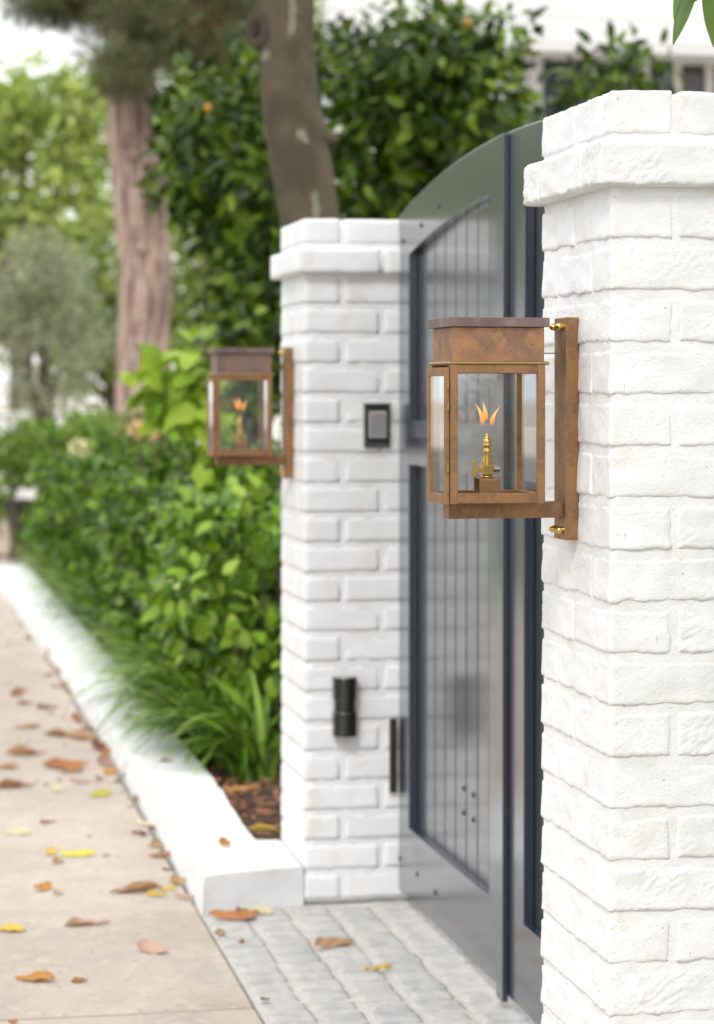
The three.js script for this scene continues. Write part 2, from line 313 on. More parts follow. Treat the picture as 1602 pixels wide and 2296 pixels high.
// ------------------------------------------------------------------ white kerb round the planting bed
{
  const st = [], zEnd = -13.4;
  const outer = (z) => { const t = Math.max(0, -z - 4.6) / 8; return -0.252 - 0.075 * t * t - (z > -4.6 ? 0.011 * (z + 4.6) / 2.05 : 0); };
  const inner = (z) => { const t = Math.max(0, -z - 4.2) / 8; return z > -2.985 ? -0.0015 : -0.066 + 0.026 * sst(2.99, 4.2, -z) - 0.04 * t * t; };
  for (let z = -2.585; z > zEnd; z -= 0.035) st.push(z);
  st.push(-2.984, -2.986); st.sort((a, b) => b - a);
  const pos = [], uv = [], idx = [], NS = 22;
  st.forEach((z, i) => {
    const xo = outer(z), xi = inner(z), sl = (x) => (z > -3 ? (x - (xo + xi) / 2) * -0.29 * sst(-2.98, -2.6, z) : 0);
    for (let k = 0; k < NS; k++) {
      let x, y; const T = 0.096;
      if (k < 6) { x = xo - 0.004 * (1 - k / 5); y = -0.02 + (T + 0.02 - 0.012) * k / 5; }
      else if (k < 9) { const a = (k - 5) / 4 * Math.PI / 2; x = xo + 0.012 * (1 - Math.cos(a)); y = T - 0.012 + 0.012 * Math.sin(a); }
      else if (k < 16) { x = xo + 0.012 + (xi - xo - 0.022) * (k - 8) / 8; y = T; }
      else if (k < 19) { const a = (k - 15) / 4 * Math.PI / 2; x = xi - 0.01 * (1 - Math.sin(a)); y = T - 0.01 * (1 - Math.cos(a)); }
      else { x = xi; y = T - 0.012 - (T + 0.0) * (k - 18) / 3; }
      const nn = 0.004 * fbm(x * 6, y * 8 + 3, z * 5) + 0.002 * n3(x * 40, y * 40, z * 40), lim = k > 14 && z > -2.985 ? 0 : 1;
      pos.push(x + (k < 9 ? -nn : k > 15 ? nn * lim : 0), y + (k > 7 && k < 17 ? nn * 0.8 : 0), z + sl(x) + (i === 0 ? nn : 0)); uv.push(k < 7 ? z : x, k < 7 ? y : z);
    }
  });
  for (let i = 0; i < st.length - 1; i++) for (let k = 0; k < NS - 1; k++) { const a = i * NS + k; idx.push(a, a + 1, a + NS, a + 1, a + NS + 1, a + NS); }
  const g = new THREE.BufferGeometry(); g.setAttribute('position', new THREE.Float32BufferAttribute(pos, 3)); g.setAttribute('uv', new THREE.Float32BufferAttribute(uv, 2)); g.setIndex(idx);
  g.computeVertexNormals();
  const cap = (s, flip) => { const cp = [], ci = [], cu = [], top = [], bot = []; for (let k = 5; k <= 18; k++) top.push([pos[(s + k) * 3], pos[(s + k) * 3 + 1], pos[(s + k) * 3 + 2]]); const n = top.length, rows = 8;
    for (const t of top) bot.push([t[0], -0.02, t[2]]);
    for (let r = 0; r <= rows; r++) for (let k = 0; k < n; k++) { const t = r / rows, y = bot[k][1] + (top[k][1] - bot[k][1]) * t, edge = r === rows || k === 0 || k === n - 1 ? 0 : 1; cp.push(top[k][0], y, top[k][2] + edge * 0.0025 * fbm(top[k][0] * 14, y * 14, 2)); cu.push(top[k][0], y); }
    for (let r = 0; r < rows; r++) for (let k = 0; k < n - 1; k++) { const a = r * n + k; flip ? ci.push(a, a + n, a + 1, a + 1, a + n, a + n + 1) : ci.push(a, a + 1, a + n, a + 1, a + n + 1, a + n); }
    const c = new THREE.BufferGeometry(); c.setAttribute('position', new THREE.Float32BufferAttribute(cp, 3)); c.setAttribute('uv', new THREE.Float32BufferAttribute(cu, 2)); c.setIndex(ci); c.computeVertexNormals(); return c; };
  const capA = cap(0, false), capB = cap((st.length - 1) * NS, true);
  const k2 = thing('kerb', 'low white painted kerb running along the sidewalk in front of the hedge', 'kerb', [0, 0, 0]);
  part('kerb_run', merge([g, capA, capB]), M.kerb, k2);
}
{ // planting bed
  const g = new THREE.PlaneGeometry(1.9, 11.2, 60, 260); g.rotateX(-Math.PI / 2); g.translate(0.87, 0.045, -8.45);
  const p = g.attributes.position; for (let i = 0; i < p.count; i++) { const x = p.getX(i), z = p.getZ(i); p.setY(i, 0.052 + 0.018 * fbm(x * 3, 1, z * 3) + 0.012 * n3(x * 14, 5, z * 14) - (z > -2.96 ? 0.0 : 0)); }
  g.computeVertexNormals(); metreUV(g); structure('planting_bed', g, M.soil);
  const chip = roughBlock(0.03, 0.008, 0.014, 0.006, 880, { r: 0.003, low: 0.002, rough: 0.001, chip: 0.002, rag: 0.002 });
  reseed(91); const n = 900, im = new THREE.InstancedMesh(chip, M.chip[0], n), q = new THREE.Object3D(), col = new THREE.Color();
  for (let i = 0; i < n; i++) { const z = rr(-5.4, -2.97), x = rr(-0.05, 0.7); q.position.set(x, 0.056 + rr(0, 0.012), z); q.rotation.set(rr(-0.4, 0.4), rr(0, 6.3), rr(-0.4, 0.4)); const s = rr(0.5, 1.5); q.scale.set(s, s, s * rr(0.6, 1.2)); q.updateMatrix(); im.setMatrixAt(i, q.matrix); const v = rr(0.5, 1.7); im.setColorAt(i, col.setRGB(v, v * rr(0.85, 1), v * rr(0.8, 1))); }
  im.name = 'bark_mulch'; im.userData = { kind: 'stuff', label: 'brown bark mulch on the soil beside the pier', category: 'mulch' }; im.castShadow = im.receiveShadow = true; scene.add(im);
}

// ------------------------------------------------------------------ gate
const arch = (u) => 1.826 - (u - 1.5) * (u - 1.5) / 13;
function gateGeo(u0, u1, holes) {
  const s = new THREE.Shape(); s.moveTo(u0, 0.03); s.lineTo(u1, 0.03); s.lineTo(u1, arch(u1));
  for (let i = 1; i <= 20; i++) { const u = u1 + (u0 - u1) * i / 20; s.lineTo(u, arch(u)); } s.closePath();
  for (const [a, b, y0, top] of holes) { const h = new THREE.Path(); h.moveTo(a, y0); for (let i = 0; i <= 16; i++) { const u = a + (b - a) * i / 16; h.lineTo(u, top(u)); } h.lineTo(b, y0); h.closePath(); s.holes.push(h); }
  const g = new THREE.ExtrudeGeometry(s, { depth: 0.018, bevelEnabled: true, bevelThickness: 0.002, bevelSize: 0.002, bevelOffset: -0.002, bevelSegments: 2, curveSegments: 4 });
  g.applyMatrix4(new THREE.Matrix4().set(0, 0, 1, GX + 0.002, 0, 1, 0, 0, -1, 0, 0, 0, 0, 0, 0, 1)); return g;
}
function gateLeaf(label, u0, u1, p0, p1, bolts) {
  const G = thing('gate_leaf', label, 'gate', [0, 0, 0]);
  const topIn = (u) => arch(u) - 0.112 - 0.012 * Math.abs(u - 1.5), midA = 1.108, midB = 1.218, low = 0.206;
  part('frame', gateGeo(u0, u1, [[p0, p1, low, () => midA], [p0, p1, midB, topIn]]), M.gate, G);
  const n = Math.round((p1 - p0 + 0.04) / 0.102), w = (p1 - p0 + 0.04) / n;
  for (let i = 0; i < n; i++) {
    const a = p0 - 0.02 + i * w, b = a + w - 0.0006, yT = Math.min(arch(a), arch(b)) - 0.03;
    const s = new THREE.Shape(); const ch = 0.009, x0 = GX + 0.0225, x1 = GX + 0.044;   // section with chamfered long edges
    s.moveTo(x1, a); s.lineTo(x0 + ch, a); s.lineTo(x0, a + ch * 0.7); s.lineTo(x0, b - ch * 0.7); s.lineTo(x0 + ch, b); s.lineTo(x1, b); s.closePath();
    const g = new THREE.ExtrudeGeometry(s, { depth: yT - 0.12, bevelEnabled: false });
    g.applyMatrix4(new THREE.Matrix4().set(1, 0, 0, 0, 0, 0, 1, 0.12, 0, -1, 0, 0, 0, 0, 0, 1));
    part('board', g, M.gate, G);
  }
  const bg = lathe([[0, 0.004], [0.004, 0.0036], [0.0065, 0.002], [0.007, 0]], 10); bg.rotateZ(Math.PI / 2);
  for (const [px, py, ins] of bolts) { const q = onPlane(px, py, 'x', ins ? GX + 0.0225 : GX); part('bolt', bg, M.bolt, G, [ins ? GX + 0.0225 : GX, q.y, q.z]); }
  return G;
}
const far = gateLeaf('dark charcoal arched gate leaf hung beside the keypad pier, with tongue and groove boards', 1.524, 2.612, 1.675, 2.492,
  [[985, 462], [945, 505], [905, 541], [897, 1925], [936, 1960], [977, 2000], [1040, 1767, 1], [1062, 1782, 1], [1040, 1822, 1], [1062, 1838, 1]]);
part('astragal', rboxAt(GX - 0.0125, GX - 0.0004, 0.018, 1.822, -1.562, -1.508, 0.0015), M.gate, far);
gateLeaf('dark charcoal arched gate leaf mostly hidden behind the foreground pier', 0.388, 1.518, 0.52, 1.385, []);

// ------------------------------------------------------------------ fittings on the far pier
{
  const zF = -L, a = onPlane(815, 905, 'z', zF), b = onPlane(872, 1003, 'z', zF), k = thing('keypad', 'small grey gate keypad with rows of pale keys on the brick pier', 'keypad', [(a.x + b.x) / 2, (a.y + b.y) / 2, zF + 0.002]);
  const w = b.x - a.x, h = a.y - b.y;
  part('housing', rboxAt(-w / 2, w / 2, -h / 2, h / 2, 0, 0.016, 0.004), M.grey, k);
  part('bezel', rboxAt(-w / 2 + 0.003, w / 2 - 0.003, -h / 2 + 0.014, h / 2 - 0.004, 0.016, 0.021, 0.002), M.blackMat, k);
  const kw = w * 0.68, kh = h * 0.6, cy = 0.003; part('key_plate', rboxAt(-kw / 2, kw / 2, cy - kh / 2, cy + kh / 2, 0.021, 0.0235, 0.001), M.key, k);
  for (let r = 0; r < 6; r++) for (let c = 0; c < 4; c++) part('key', rbox(kw * 0.15, kh * 0.085, 0.0025, 0.0008, 1), r === 0 && c === 0 ? M.red : M.keyDark, k, [-kw * 0.34 + c * kw * 0.227, cy + kh * 0.36 - r * kh * 0.145, 0.0245]);
  part('rain_lip', rboxAt(-w / 2 - 0.001, w / 2 + 0.001, h / 2 - 0.004, h / 2 + 0.001, 0, 0.026, 0.0015), M.grey, k);
}
{
  const zF = -L, a = onPlane(744, 1516, 'z', zF), b = onPlane(798, 1647, 'z', zF), w = b.x - a.x, h = a.y - b.y, s = thing('gate_sensor', 'glossy black half round sensor housing on the brick pier, below the keypad', 'sensor', [(a.x + b.x) / 2, (a.y + b.y) / 2, zF + 0.002]);
  const half = (r, y0, y1, bev) => { const sh = new THREE.Shape(); sh.moveTo(-r, 0); sh.lineTo(-r, 0.018); for (let i = 0; i <= 16; i++) { const t = Math.PI - Math.PI * i / 16; sh.lineTo(r * Math.cos(t), 0.018 + r * 0.85 * Math.sin(t)); } sh.lineTo(r, 0); sh.closePath(); const g = new THREE.ExtrudeGeometry(sh, { depth: y1 - y0 - 2 * bev, bevelEnabled: true, bevelSize: bev, bevelThickness: bev, bevelOffset: -bev, bevelSegments: 2 }); g.rotateX(Math.PI / 2); g.scale(1, -1, 1); g.translate(0, y0 + bev, 0);
    const ix = g.index; if (!ix) { const p = g.attributes.position; for (let i = 0; i < p.count; i += 3) for (const k of ['x', 'y', 'z']) { const f = 'get' + k.toUpperCase(), e = 'set' + k.toUpperCase(), t = p[f](i + 1); p[e](i + 1, p[f](i + 2)); p[e](i + 2, t); } } g.computeVertexNormals(); return g; };
  part('upper_cover', half(w / 2, h * 0.12, h / 2, 0.003), M.black, s); part('lens_band', half(w / 2 - 0.003, -h * 0.08, h * 0.118, 0.0015), M.black, s); part('lower_cover', half(w / 2, -h / 2, -h * 0.082, 0.003), M.black, s);
}
{
  const zF = -L, a = onPlane(873, 1610, 'z', zF), b = onPlane(888, 1775, 'z', zF), s = thing('latch_keep', 'narrow black strip fixed upright on the brick pier beside the gate', 'gate hardware', [(a.x + b.x) / 2, (a.y + b.y) / 2, zF + 0.002]);
  const w = b.x - a.x, h = a.y - b.y; part('upper_strip', rboxAt(-w / 2, w / 2, 0.035 * h, h / 2, 0, 0.014, 0.002), M.blackMat, s); part('lower_strip', rboxAt(-w / 2, w / 2, -h / 2, 0.03 * h, 0, 0.0125, 0.002), M.blackMat, s);
}

// ------------------------------------------------------------------ copper gas lanterns (origin on the wall, middle of the back plate's foot; -x is out to the street)
function makeLantern(label, pos, hoodMat = M.hood) {
  const G = thing('gas_lantern', label, 'lantern', pos, 'copper gas lanterns on the gate piers');
  const P = 0.336;                                         // back plate height
  part('back_plate', rboxAt(-0.0185, 0.002, 0, P, -0.031, 0.031, 0.0012), M.plate, G);
  const nut = merge([lathe([[0, 0.0115], [0.0025, 0.011], [0.0045, 0.0092], [0.0055, 0.0065], [0.0055, 0.005]], 14), new THREE.CylinderGeometry(0.0062, 0.0062, 0.005, 6).translate(0, 0.0025, 0)]); nut.rotateZ(Math.PI / 2);
  for (const y of [0.0145, P - 0.0135]) for (const z of [-0.018, 0.016]) part('acorn_nut', nut, M.brass, G, [-0.0185, y, z]);
  const x0 = -0.2045, x1 = -0.0595, zb = -0.067, zf = 0.067, yb = 0.0585, yg = 0.264, yt = 0.334;   // body box
  part('bracket_arm', rboxAt(-0.196, -0.0175, 0.0335, 0.0572, -0.019, 0.019, 0.001), M.copper, G);
  part('base_plate', rboxAt(x0 + 0.004, x1 - 0.004, yb, yb + 0.0035, zb + 0.004, zf - 0.004, 0.0008), M.copper, G);
  const pw = 0.0115;
  for (const [x, z] of [[x0, zf - pw], [x1 - pw, zf - pw], [x0, zb], [x1 - pw, zb]]) part('corner_post', rboxAt(x, x + pw, yb - 0.0008, yg, z, z + pw, 0.0007), M.copper, G);
  const rail = (xa, xb, ya, yb2, za, zb2) => part('rail', rboxAt(xa, xb, ya, yb2, za, zb2, 0.0007), M.copper, G);
  for (const [ya, yc] of [[yb, yb + 0.0145], [yg - 0.0125, yg - 0.0005]]) {
    rail(x0 + pw, x1 - pw, ya, yc, zf - pw + 0.001, zf - 0.0007); rail(x0 + pw, x1 - pw, ya, yc, zb + 0.0007, zb + pw - 0.001);
    rail(x1 - pw + 0.001, x1 - 0.0007, ya, yc, zb + pw, zf - pw);
  }
  const gy0 = yb + 0.0145, gy1 = yg - 0.0125, gp = (xa, xb, za, zb2, par = G) => part('glass_pane', new THREE.BoxGeometry(Math.abs(xb - xa), gy1 - gy0 - 0.0004, Math.abs(zb2 - za)).translate((xa + xb) / 2, (gy0 + gy1) / 2, (za + zb2) / 2), M.glass, par);
  gp(x0 + pw + 0.0003, x1 - pw - 0.0003, zf - 0.0075, zf - 0.0055); gp(x0 + pw + 0.0003, x1 - pw - 0.0003, zb + 0.0055, zb + 0.0075); gp(x1 - 0.0075, x1 - 0.0055, zb + pw + 0.0003, zf - pw - 0.0003);
  { // hinged door on the street side, standing proud of the posts
    const d = new THREE.Group(); d.name = 'door'; G.add(d); const xd0 = x0 - 0.0062, xd1 = x0 - 0.0006, fz = 0.0135;
    for (const [za, zc] of [[zf - 0.0035 - fz, zf - 0.0035], [zb + 0.001, zb + 0.001 + fz]]) part('door_stile', rboxAt(xd0, xd1, yb - 0.002, yg - 0.004, za, zc, 0.0007), M.copper, d);
    for (const [ya, yc] of [[yb - 0.002, yb + 0.0125], [yg - 0.0165, yg - 0.004]]) part('door_rail', rboxAt(xd0, xd1, ya, yc, zb + 0.001 + fz, zf - 0.0035 - fz, 0.0007), M.copper, d);
    part('glass_pane', new THREE.BoxGeometry(0.002, yg - yb - 0.0295, zf - zb - 0.032).translate((xd0 + xd1) / 2, (yg + yb) / 2 - 0.002, (zf + zb) / 2 - 0.0012), M.glass, d);
    for (const y of [yg - 0.03, yg - 0.062, yb + 0.022, yb + 0.052]) part('hinge', new THREE.CylinderGeometry(0.0019, 0.0019, 0.011, 8).translate(x0 - 0.003, y, zf - 0.0014), M.hinge, d);
  }
  { // hood: band of copper, brass bead under it, flat cap over it
    const hx0 = x0 + 0.0035, hx1 = x1 - 0.001, hz0 = zb + 0.003, hz1 = zf - 0.003;
    part('hood', rboxAt(hx0, hx1, yg + 0.0035, yt - 0.0142, hz0, hz1, 0.0012), hoodMat, G);
    const o = 0.0045, bx = (xa, xb, za, zb2, ax) => { const len = ax === 'x' ? xb - xa : zb2 - za, c = new THREE.CapsuleGeometry(0.0027, len, 4, 10); ax === 'x' ? c.rotateZ(Math.PI / 2) : c.rotateX(Math.PI / 2); c.translate((xa + xb) / 2, yg + 0.0024, (za + zb2) / 2); return c; };
    part('brass_bead', merge([bx(hx0 - o, hx1 + o, hz1 + o * 0.4, hz1 + o * 0.4, 'x'), bx(hx0 - o, hx1 + o, hz0 - o * 0.4, hz0 - o * 0.4, 'x'), bx(hx0 - o * 0.6, hx0 - o * 0.6, hz0, hz1, 'z'), bx(hx1 + o * 0.6, hx1 + o * 0.6, hz0, hz1, 'z')]), M.hinge, G);
    part('hood_base', rboxAt(hx0, hx1, yg - 0.0004, yg + 0.0036, hz0, hz1, 0.0005), M.copper, G);
    part('cap', rboxAt(hx0 - 0.0072, hx1 + 0.0065, yt - 0.014, yt, hz0 - 0.007, hz1 + 0.007, 0.001), M.cap, G);
  }
  part('stay_rod', new THREE.CylinderGeometry(0.0009, 0.0009, 0.044, 6).rotateZ(Math.PI / 2).translate(-0.0395, yg + 0.018, 0.012), M.copper, G);
  { // burner
    const cx = -0.133, bz = 0.004, yk = yb + 0.0035;
    const br = (() => { const s = new THREE.Shape(), w = 0.0185, h = 0.0325, t = 0.0016; s.moveTo(-w, 0); s.lineTo(-w, h - 0.004); s.quadraticCurveTo(-w, h, -w + 0.004, h); s.lineTo(w - 0.004, h); s.quadraticCurveTo(w, h, w, h - 0.004); s.lineTo(w, 0); s.lineTo(w - t, 0); s.lineTo(w - t, h - 0.005); s.quadraticCurveTo(w - t, h - t, w - 0.005, h - t); s.lineTo(-w + 0.005, h - t); s.quadraticCurveTo(-w + t, h - t, -w + t, h - 0.005); s.lineTo(-w + t, 0); s.closePath(); const g = new THREE.ExtrudeGeometry(s, { depth: 0.032, bevelEnabled: false, curveSegments: 6 }); g.rotateY(Math.PI / 2); g.translate(cx - 0.016, yk, bz); return metreUV(g); })();
    part('burner_bracket', br, M.copper, G);
    const y = yk + 0.0325, bur = part('burner', merge([
      lathe([[0, 0], [0.0085, 0], [0.0085, 0.002], [0.0065, 0.003], [0.0065, 0.0042], [0, 0.0042]], 20),
      new THREE.CylinderGeometry(0.0078, 0.0078, 0.013, 20).translate(0, 0.0245, 0),
      lathe([[0.0052, 0.031], [0.0052, 0.0375], [0.0058, 0.038], [0.0058, 0.0425], [0.0046, 0.0432], [0.0046, 0.046], [0.0066, 0.047], [0.0068, 0.0495], [0.0056, 0.0515], [0.0066, 0.0535], [0.0058, 0.057], [0.0034, 0.06], [0.0024, 0.0625], [0.003, 0.0645], [0.0022, 0.067], [0, 0.0675]], 20)]), M.brass, G, [cx, y, bz]);
    part('valve_body', rbox(0.0175, 0.0155, 0.016, 0.0012).translate(0, 0.0118, 0), M.brass, bur);
    const hs = new THREE.Shape(); hs.moveTo(0, 0.003); hs.lineTo(-0.006, 0.003); hs.quadraticCurveTo(-0.0075, 0.004, -0.008, 0.0095); hs.quadraticCurveTo(-0.0105, 0.0125, -0.0135, 0.0105); hs.lineTo(-0.0135, -0.0105); hs.quadraticCurveTo(-0.0105, -0.0125, -0.008, -0.0095); hs.quadraticCurveTo(-0.0075, -0.004, -0.006, -0.003); hs.lineTo(0, -0.003); hs.closePath();
    part('valve_handle', new THREE.ExtrudeGeometry(hs, { depth: 0.003, bevelEnabled: true, bevelSize: 0.0008, bevelThickness: 0.0008, bevelSegments: 2 }).translate(-0.0086, 0.0125, -0.0015), M.brassDull, bur);
    const sp = []; for (let i = 0; i <= 60; i++) { const a = i / 60 * Math.PI * 9; sp.push(V(0.0088 + 0.0095 * i / 60, 0.0125 + 0.0045 * Math.cos(a), 0.0045 * Math.sin(a))); }
    part('valve_spring', new THREE.TubeGeometry(new THREE.CatmullRomCurve3(sp), 90, 0.0009, 6), M.steel, bur);
    part('valve_screw', new THREE.CylinderGeometry(0.0026, 0.0026, 0.0115, 10).rotateZ(Math.PI / 2).translate(0.0142, 0.0125, 0), M.steel, bur);
    const flame = (bx2, bz2, lean, leanZ, hgt, w, lift) => { const pos = [], uv = [], idx = [], n = 16, m = 12; for (let i = 0; i <= n; i++) { const t = i / n, r = w * Math.pow(Math.sin(Math.PI * Math.pow(t, 0.72)), 1.1) * (1 - 0.35 * t) + 0.0002, lx = bx2 + lean * (t - 0.35 * Math.sin(Math.PI * t)) , lz = bz2 + leanZ * t; for (let j = 0; j <= m; j++) { const a = j / m * Math.PI * 2; pos.push(lx + r * Math.cos(a), lift + hgt * t, lz + r * 0.7 * Math.sin(a)); uv.push(j / m, t); } } for (let i = 0; i < n; i++) for (let j = 0; j < m; j++) { const a = i * (m + 1) + j; idx.push(a, a + m + 1, a + 1, a + 1, a + m + 1, a + m + 2); } const g = new THREE.BufferGeometry(); g.setAttribute('position', new THREE.Float32BufferAttribute(pos, 3)); g.setAttribute('uv', new THREE.Float32BufferAttribute(uv, 2)); g.setIndex(idx); g.computeVertexNormals(); return g; };
    const fy = 0.068;
    part('flame', flame(-0.0075, 0.003, -0.0115, 0, 0.038, 0.0038, fy + 0.006), M.flame, bur); part('flame', flame(0.0012, -0.012, -0.004, -0.003, 0.033, 0.0038, fy + 0.013), M.flame, bur); part('flame', flame(0.0062, 0.004, 0.0125, 0, 0.033, 0.0038, fy + 0.006), M.flame, bur);
    const lamp = new THREE.PointLight(new THREE.Color(1, 0.55, 0.22), 0.00012, 0, 2); lamp.position.set(cx, y + fy + 0.022, bz + 0.012); lamp.shadow.radius = 0.8; lamp.castShadow = true; G.add(lamp);
  }
  return G;
}
makeLantern('copper gas lantern with three small flames, on the foreground brick pier', [-0.0015, 1.0645, -0.197]);
makeLantern('copper gas lantern on the brick pier with the keypad, hanging before the hedge', [-0.0015, 1.066, -L - 0.195], M.hoodGrey);

// ------------------------------------------------------------------ leaves and plants
function leafGeo(len, wid, { fold = 0.25, curl = 0.15, n = 4, tip = 0.55, seed = 0, wave = 0 } = {}) {   // stem at the origin, tip along +y, face along +z
  const pos = [], uv = [], idx = [];
  for (let i = 0; i <= n; i++) {
    const t = i / n, w = wid / 2 * Math.pow(Math.sin(Math.PI * Math.pow(Math.min(0.985, 0.02 + t * 0.97), tip)), 0.85), b = -curl * len * t * t;
    for (const s of [-1, 0, 1]) { pos.push(s * w, len * t, b + Math.abs(s) * fold * w + wave * w * Math.sin(t * 9 + s * 2 + seed)); uv.push((s + 1) / 2, t); }
  }
  for (let i = 0; i < n; i++) for (let s = 0; s < 2; s++) { const a = i * 3 + s; idx.push(a, a + 1, a + 3, a + 1, a + 4, a + 3); }
  const g = new THREE.BufferGeometry(); g.setAttribute('position', new THREE.Float32BufferAttribute(pos, 3)); g.setAttribute('uv', new THREE.Float32BufferAttribute(uv, 2)); g.setIndex(idx); g.computeVertexNormals(); return g;
}
const _x = V(), _y = V(), _z = V(), _m = new THREE.Matrix4();
function orient(p, tipDir, face, s) { _y.copy(tipDir).normalize(); _z.copy(face).addScaledVector(_y, -face.dot(_y)); if (_z.lengthSq() < 1e-6) _z.set(0, 0, 1).cross(_y); _z.normalize(); _x.crossVectors(_y, _z); _m.makeBasis(_x.multiplyScalar(s), _y.multiplyScalar(s), _z.multiplyScalar(s)); _m.setPosition(p); return _m.clone(); }
const sphereDir = () => { const z = rr(-1, 1), a = rr(0, 6.2832), r = Math.sqrt(1 - z * z); return V(r * Math.cos(a), z, r * Math.sin(a)); };
// leaves through a crown: list of clumps [centre, radius xyz]; returns matrices and the outward direction
function crownLeaves(clumps, count, { size = [0.8, 1.2], droop = 0.2, shell = 0.55, up = 0.5 } = {}) {
  const out = [], vol = clumps.map((c) => c[1].x * c[1].y + c[1].y * c[1].z), tot = vol.reduce((a, b) => a + b, 0);
  clumps.forEach((c, k) => {
    const m = Math.round(count * vol[k] / tot);
    for (let i = 0; i < m; i++) {
      const d = sphereDir(), r = shell + (1 - shell) * Math.sqrt(rnd()), p = V(c[0].x + d.x * c[1].x * r, c[0].y + d.y * c[1].y * r, c[0].z + d.z * c[1].z * r);
      const tip = d.clone().addScaledVector(sphereDir(), 0.9); tip.y -= droop; const face = d.clone().addScaledVector(sphereDir(), 0.6); face.y += up;
      out.push({ m: orient(p, tip, face, rr(...size)), p, d, r });
    }
  });
  return out;
}
const greens = (list) => list.map((c) => new THREE.Color(...c));
function foliage(name, parent, geo, mat, leaves, palette, varB = 0.25) {
  const im = new THREE.InstancedMesh(geo, mat, leaves.length), c = new THREE.Color();
  leaves.forEach((l, i) => { im.setMatrixAt(i, l.m); c.copy(pick(palette)).multiplyScalar(rr(1 - varB, 1 + varB)); im.setColorAt(i, c); });
  im.name = name; im.userData.kind = 'stuff'; im.castShadow = im.receiveShadow = true; parent.add(im); return im;
}
function clumpsIn(n, c, R, rad, { flat = 1, gap = 0 } = {}) { const out = []; for (let i = 0; i < n; i++) { const d = sphereDir(), r = Math.cbrt(rnd()); const s = rr(rad[0], rad[1]); out.push([V(c.x + d.x * R.x * r, c.y + d.y * R.y * r, c.z + d.z * R.z * r), V(s, s * flat, s)]); } return out; }

// ---- hedge row behind the kerb
const hedgeLeaf = leafGeo(0.058, 0.034, { fold: 0.3, curl: 0.12, tip: 0.8 });
const bigLeaf = [leafGeo(0.072, 0.044, { fold: 0.28, curl: 0.18, tip: 0.78, n: 5 }), leafGeo(0.064, 0.041, { fold: 0.2, curl: 0.05, tip: 0.85, n: 5 }), leafGeo(0.078, 0.045, { fold: 0.35, curl: 0.28, tip: 0.75, n: 5 })];
const darkPal = greens([[0.060, 0.133, 0.008], [0.091, 0.190, 0.010], [0.049, 0.107, 0.007], [0.137, 0.256, 0.014], [0.196, 0.321, 0.021]]);
const freshPal = greens([[0.194, 0.340, 0.022], [0.132, 0.258, 0.019], [0.256, 0.405, 0.035], [0.089, 0.184, 0.014], [0.071, 0.152, 0.013], [0.326, 0.460, 0.058]]);
function stems(parent, base, h, n, spread) { const gs = []; for (let i = 0; i < n; i++) { const a = rr(0, 6.28), s = rr(0.3, 1) * spread; gs.push(taper([V(base.x + rr(-0.06, 0.06), 0.03, base.z + rr(-0.06, 0.06)), V(base.x + Math.cos(a) * s * 0.5, h * 0.45, base.z + Math.sin(a) * s * 0.5), V(base.x + Math.cos(a) * s, h * rr(0.75, 0.95), base.z + Math.sin(a) * s)], [0.011, 0.008, 0.003], 6)); } part('stems', merge(gs), M.twig, parent); }
reseed(201);
{ // fresh green shrub nearest the pier
  const base = V(0.24, 0, -4.75), t = thing('shrub', 'leafy shrub with broad fresh green leaves beside the keypad pier', 'shrub', [0, 0, 0]);
  stems(t, base, 0.95, 9, 0.3);
  const cl = [];
  for (let i = 0; i < 26; i++) cl.push([V(base.x + rr(-0.27, 0.35), rr(0.22, 0.9), base.z + rr(-0.35, 0.4)), V(rr(0.1, 0.17), rr(0.1, 0.16), rr(0.1, 0.17))]);
  const lv = crownLeaves(cl, 1600, { size: [0.7, 1.2], droop: 0.25, shell: 0.4, up: 0.35 });
  const score = (l) => l.p.clone().project.length && ((l.p.z - base.z) - (l.p.x - base.x) * 0.9 + l.p.y * 0.15);
  lv.sort((a, b) => score(b) - score(a));
  const mats = freshPal.map((c) => { const m = M.leaf.clone(); m.color = c; return m; });
  lv.slice(0, 300).forEach((l) => { const m = part('leaf', pick(bigLeaf), pick(mats), t); l.m.decompose(m.position, m.quaternion, m.scale); });
  foliage('inner_leaves', t, bigLeaf[0], M.leaf, lv.slice(300), freshPal);
}
const hedgeLabel = ['glossy hedge shrub next behind the broad leaved shrub', 'glossy hedge shrub below the tall lime green plant', 'glossy hedge shrub in the middle of the row behind the white kerb', 'glossy hedge shrub at the far end of the row behind the white kerb'];
for (let i = 0; i < 9; i++) {
  const z = -5.7 - i * 0.92, base = V(0.42 + rr(-0.03, 0.05), 0, z), h = 1.0 + rr(-0.06, 0.06) - i * 0.008, t = thing('hedge_shrub', hedgeLabel[i === 0 ? 0 : i < 4 ? 1 : i < 8 ? 2 : 3], 'hedge', [0, 0, 0], 'hedge shrubs behind the kerb');
  stems(t, base, h * 0.9, 6, 0.3); const cl = [];
  for (let k = 0; k < 40; k++) cl.push([V(base.x + rr(-0.4, 0.45), rr(0.2, h - 0.08), base.z + rr(-0.5, 0.5)), V(rr(0.1, 0.19), rr(0.09, 0.15), rr(0.1, 0.19))]);
  foliage('foliage', t, hedgeLeaf, M.leaf, crownLeaves(cl, i < 4 ? 3400 : 2700, { size: [0.7, 1.3], droop: 0.1, shell: 0.5, up: 0.5 }), darkPal);
}
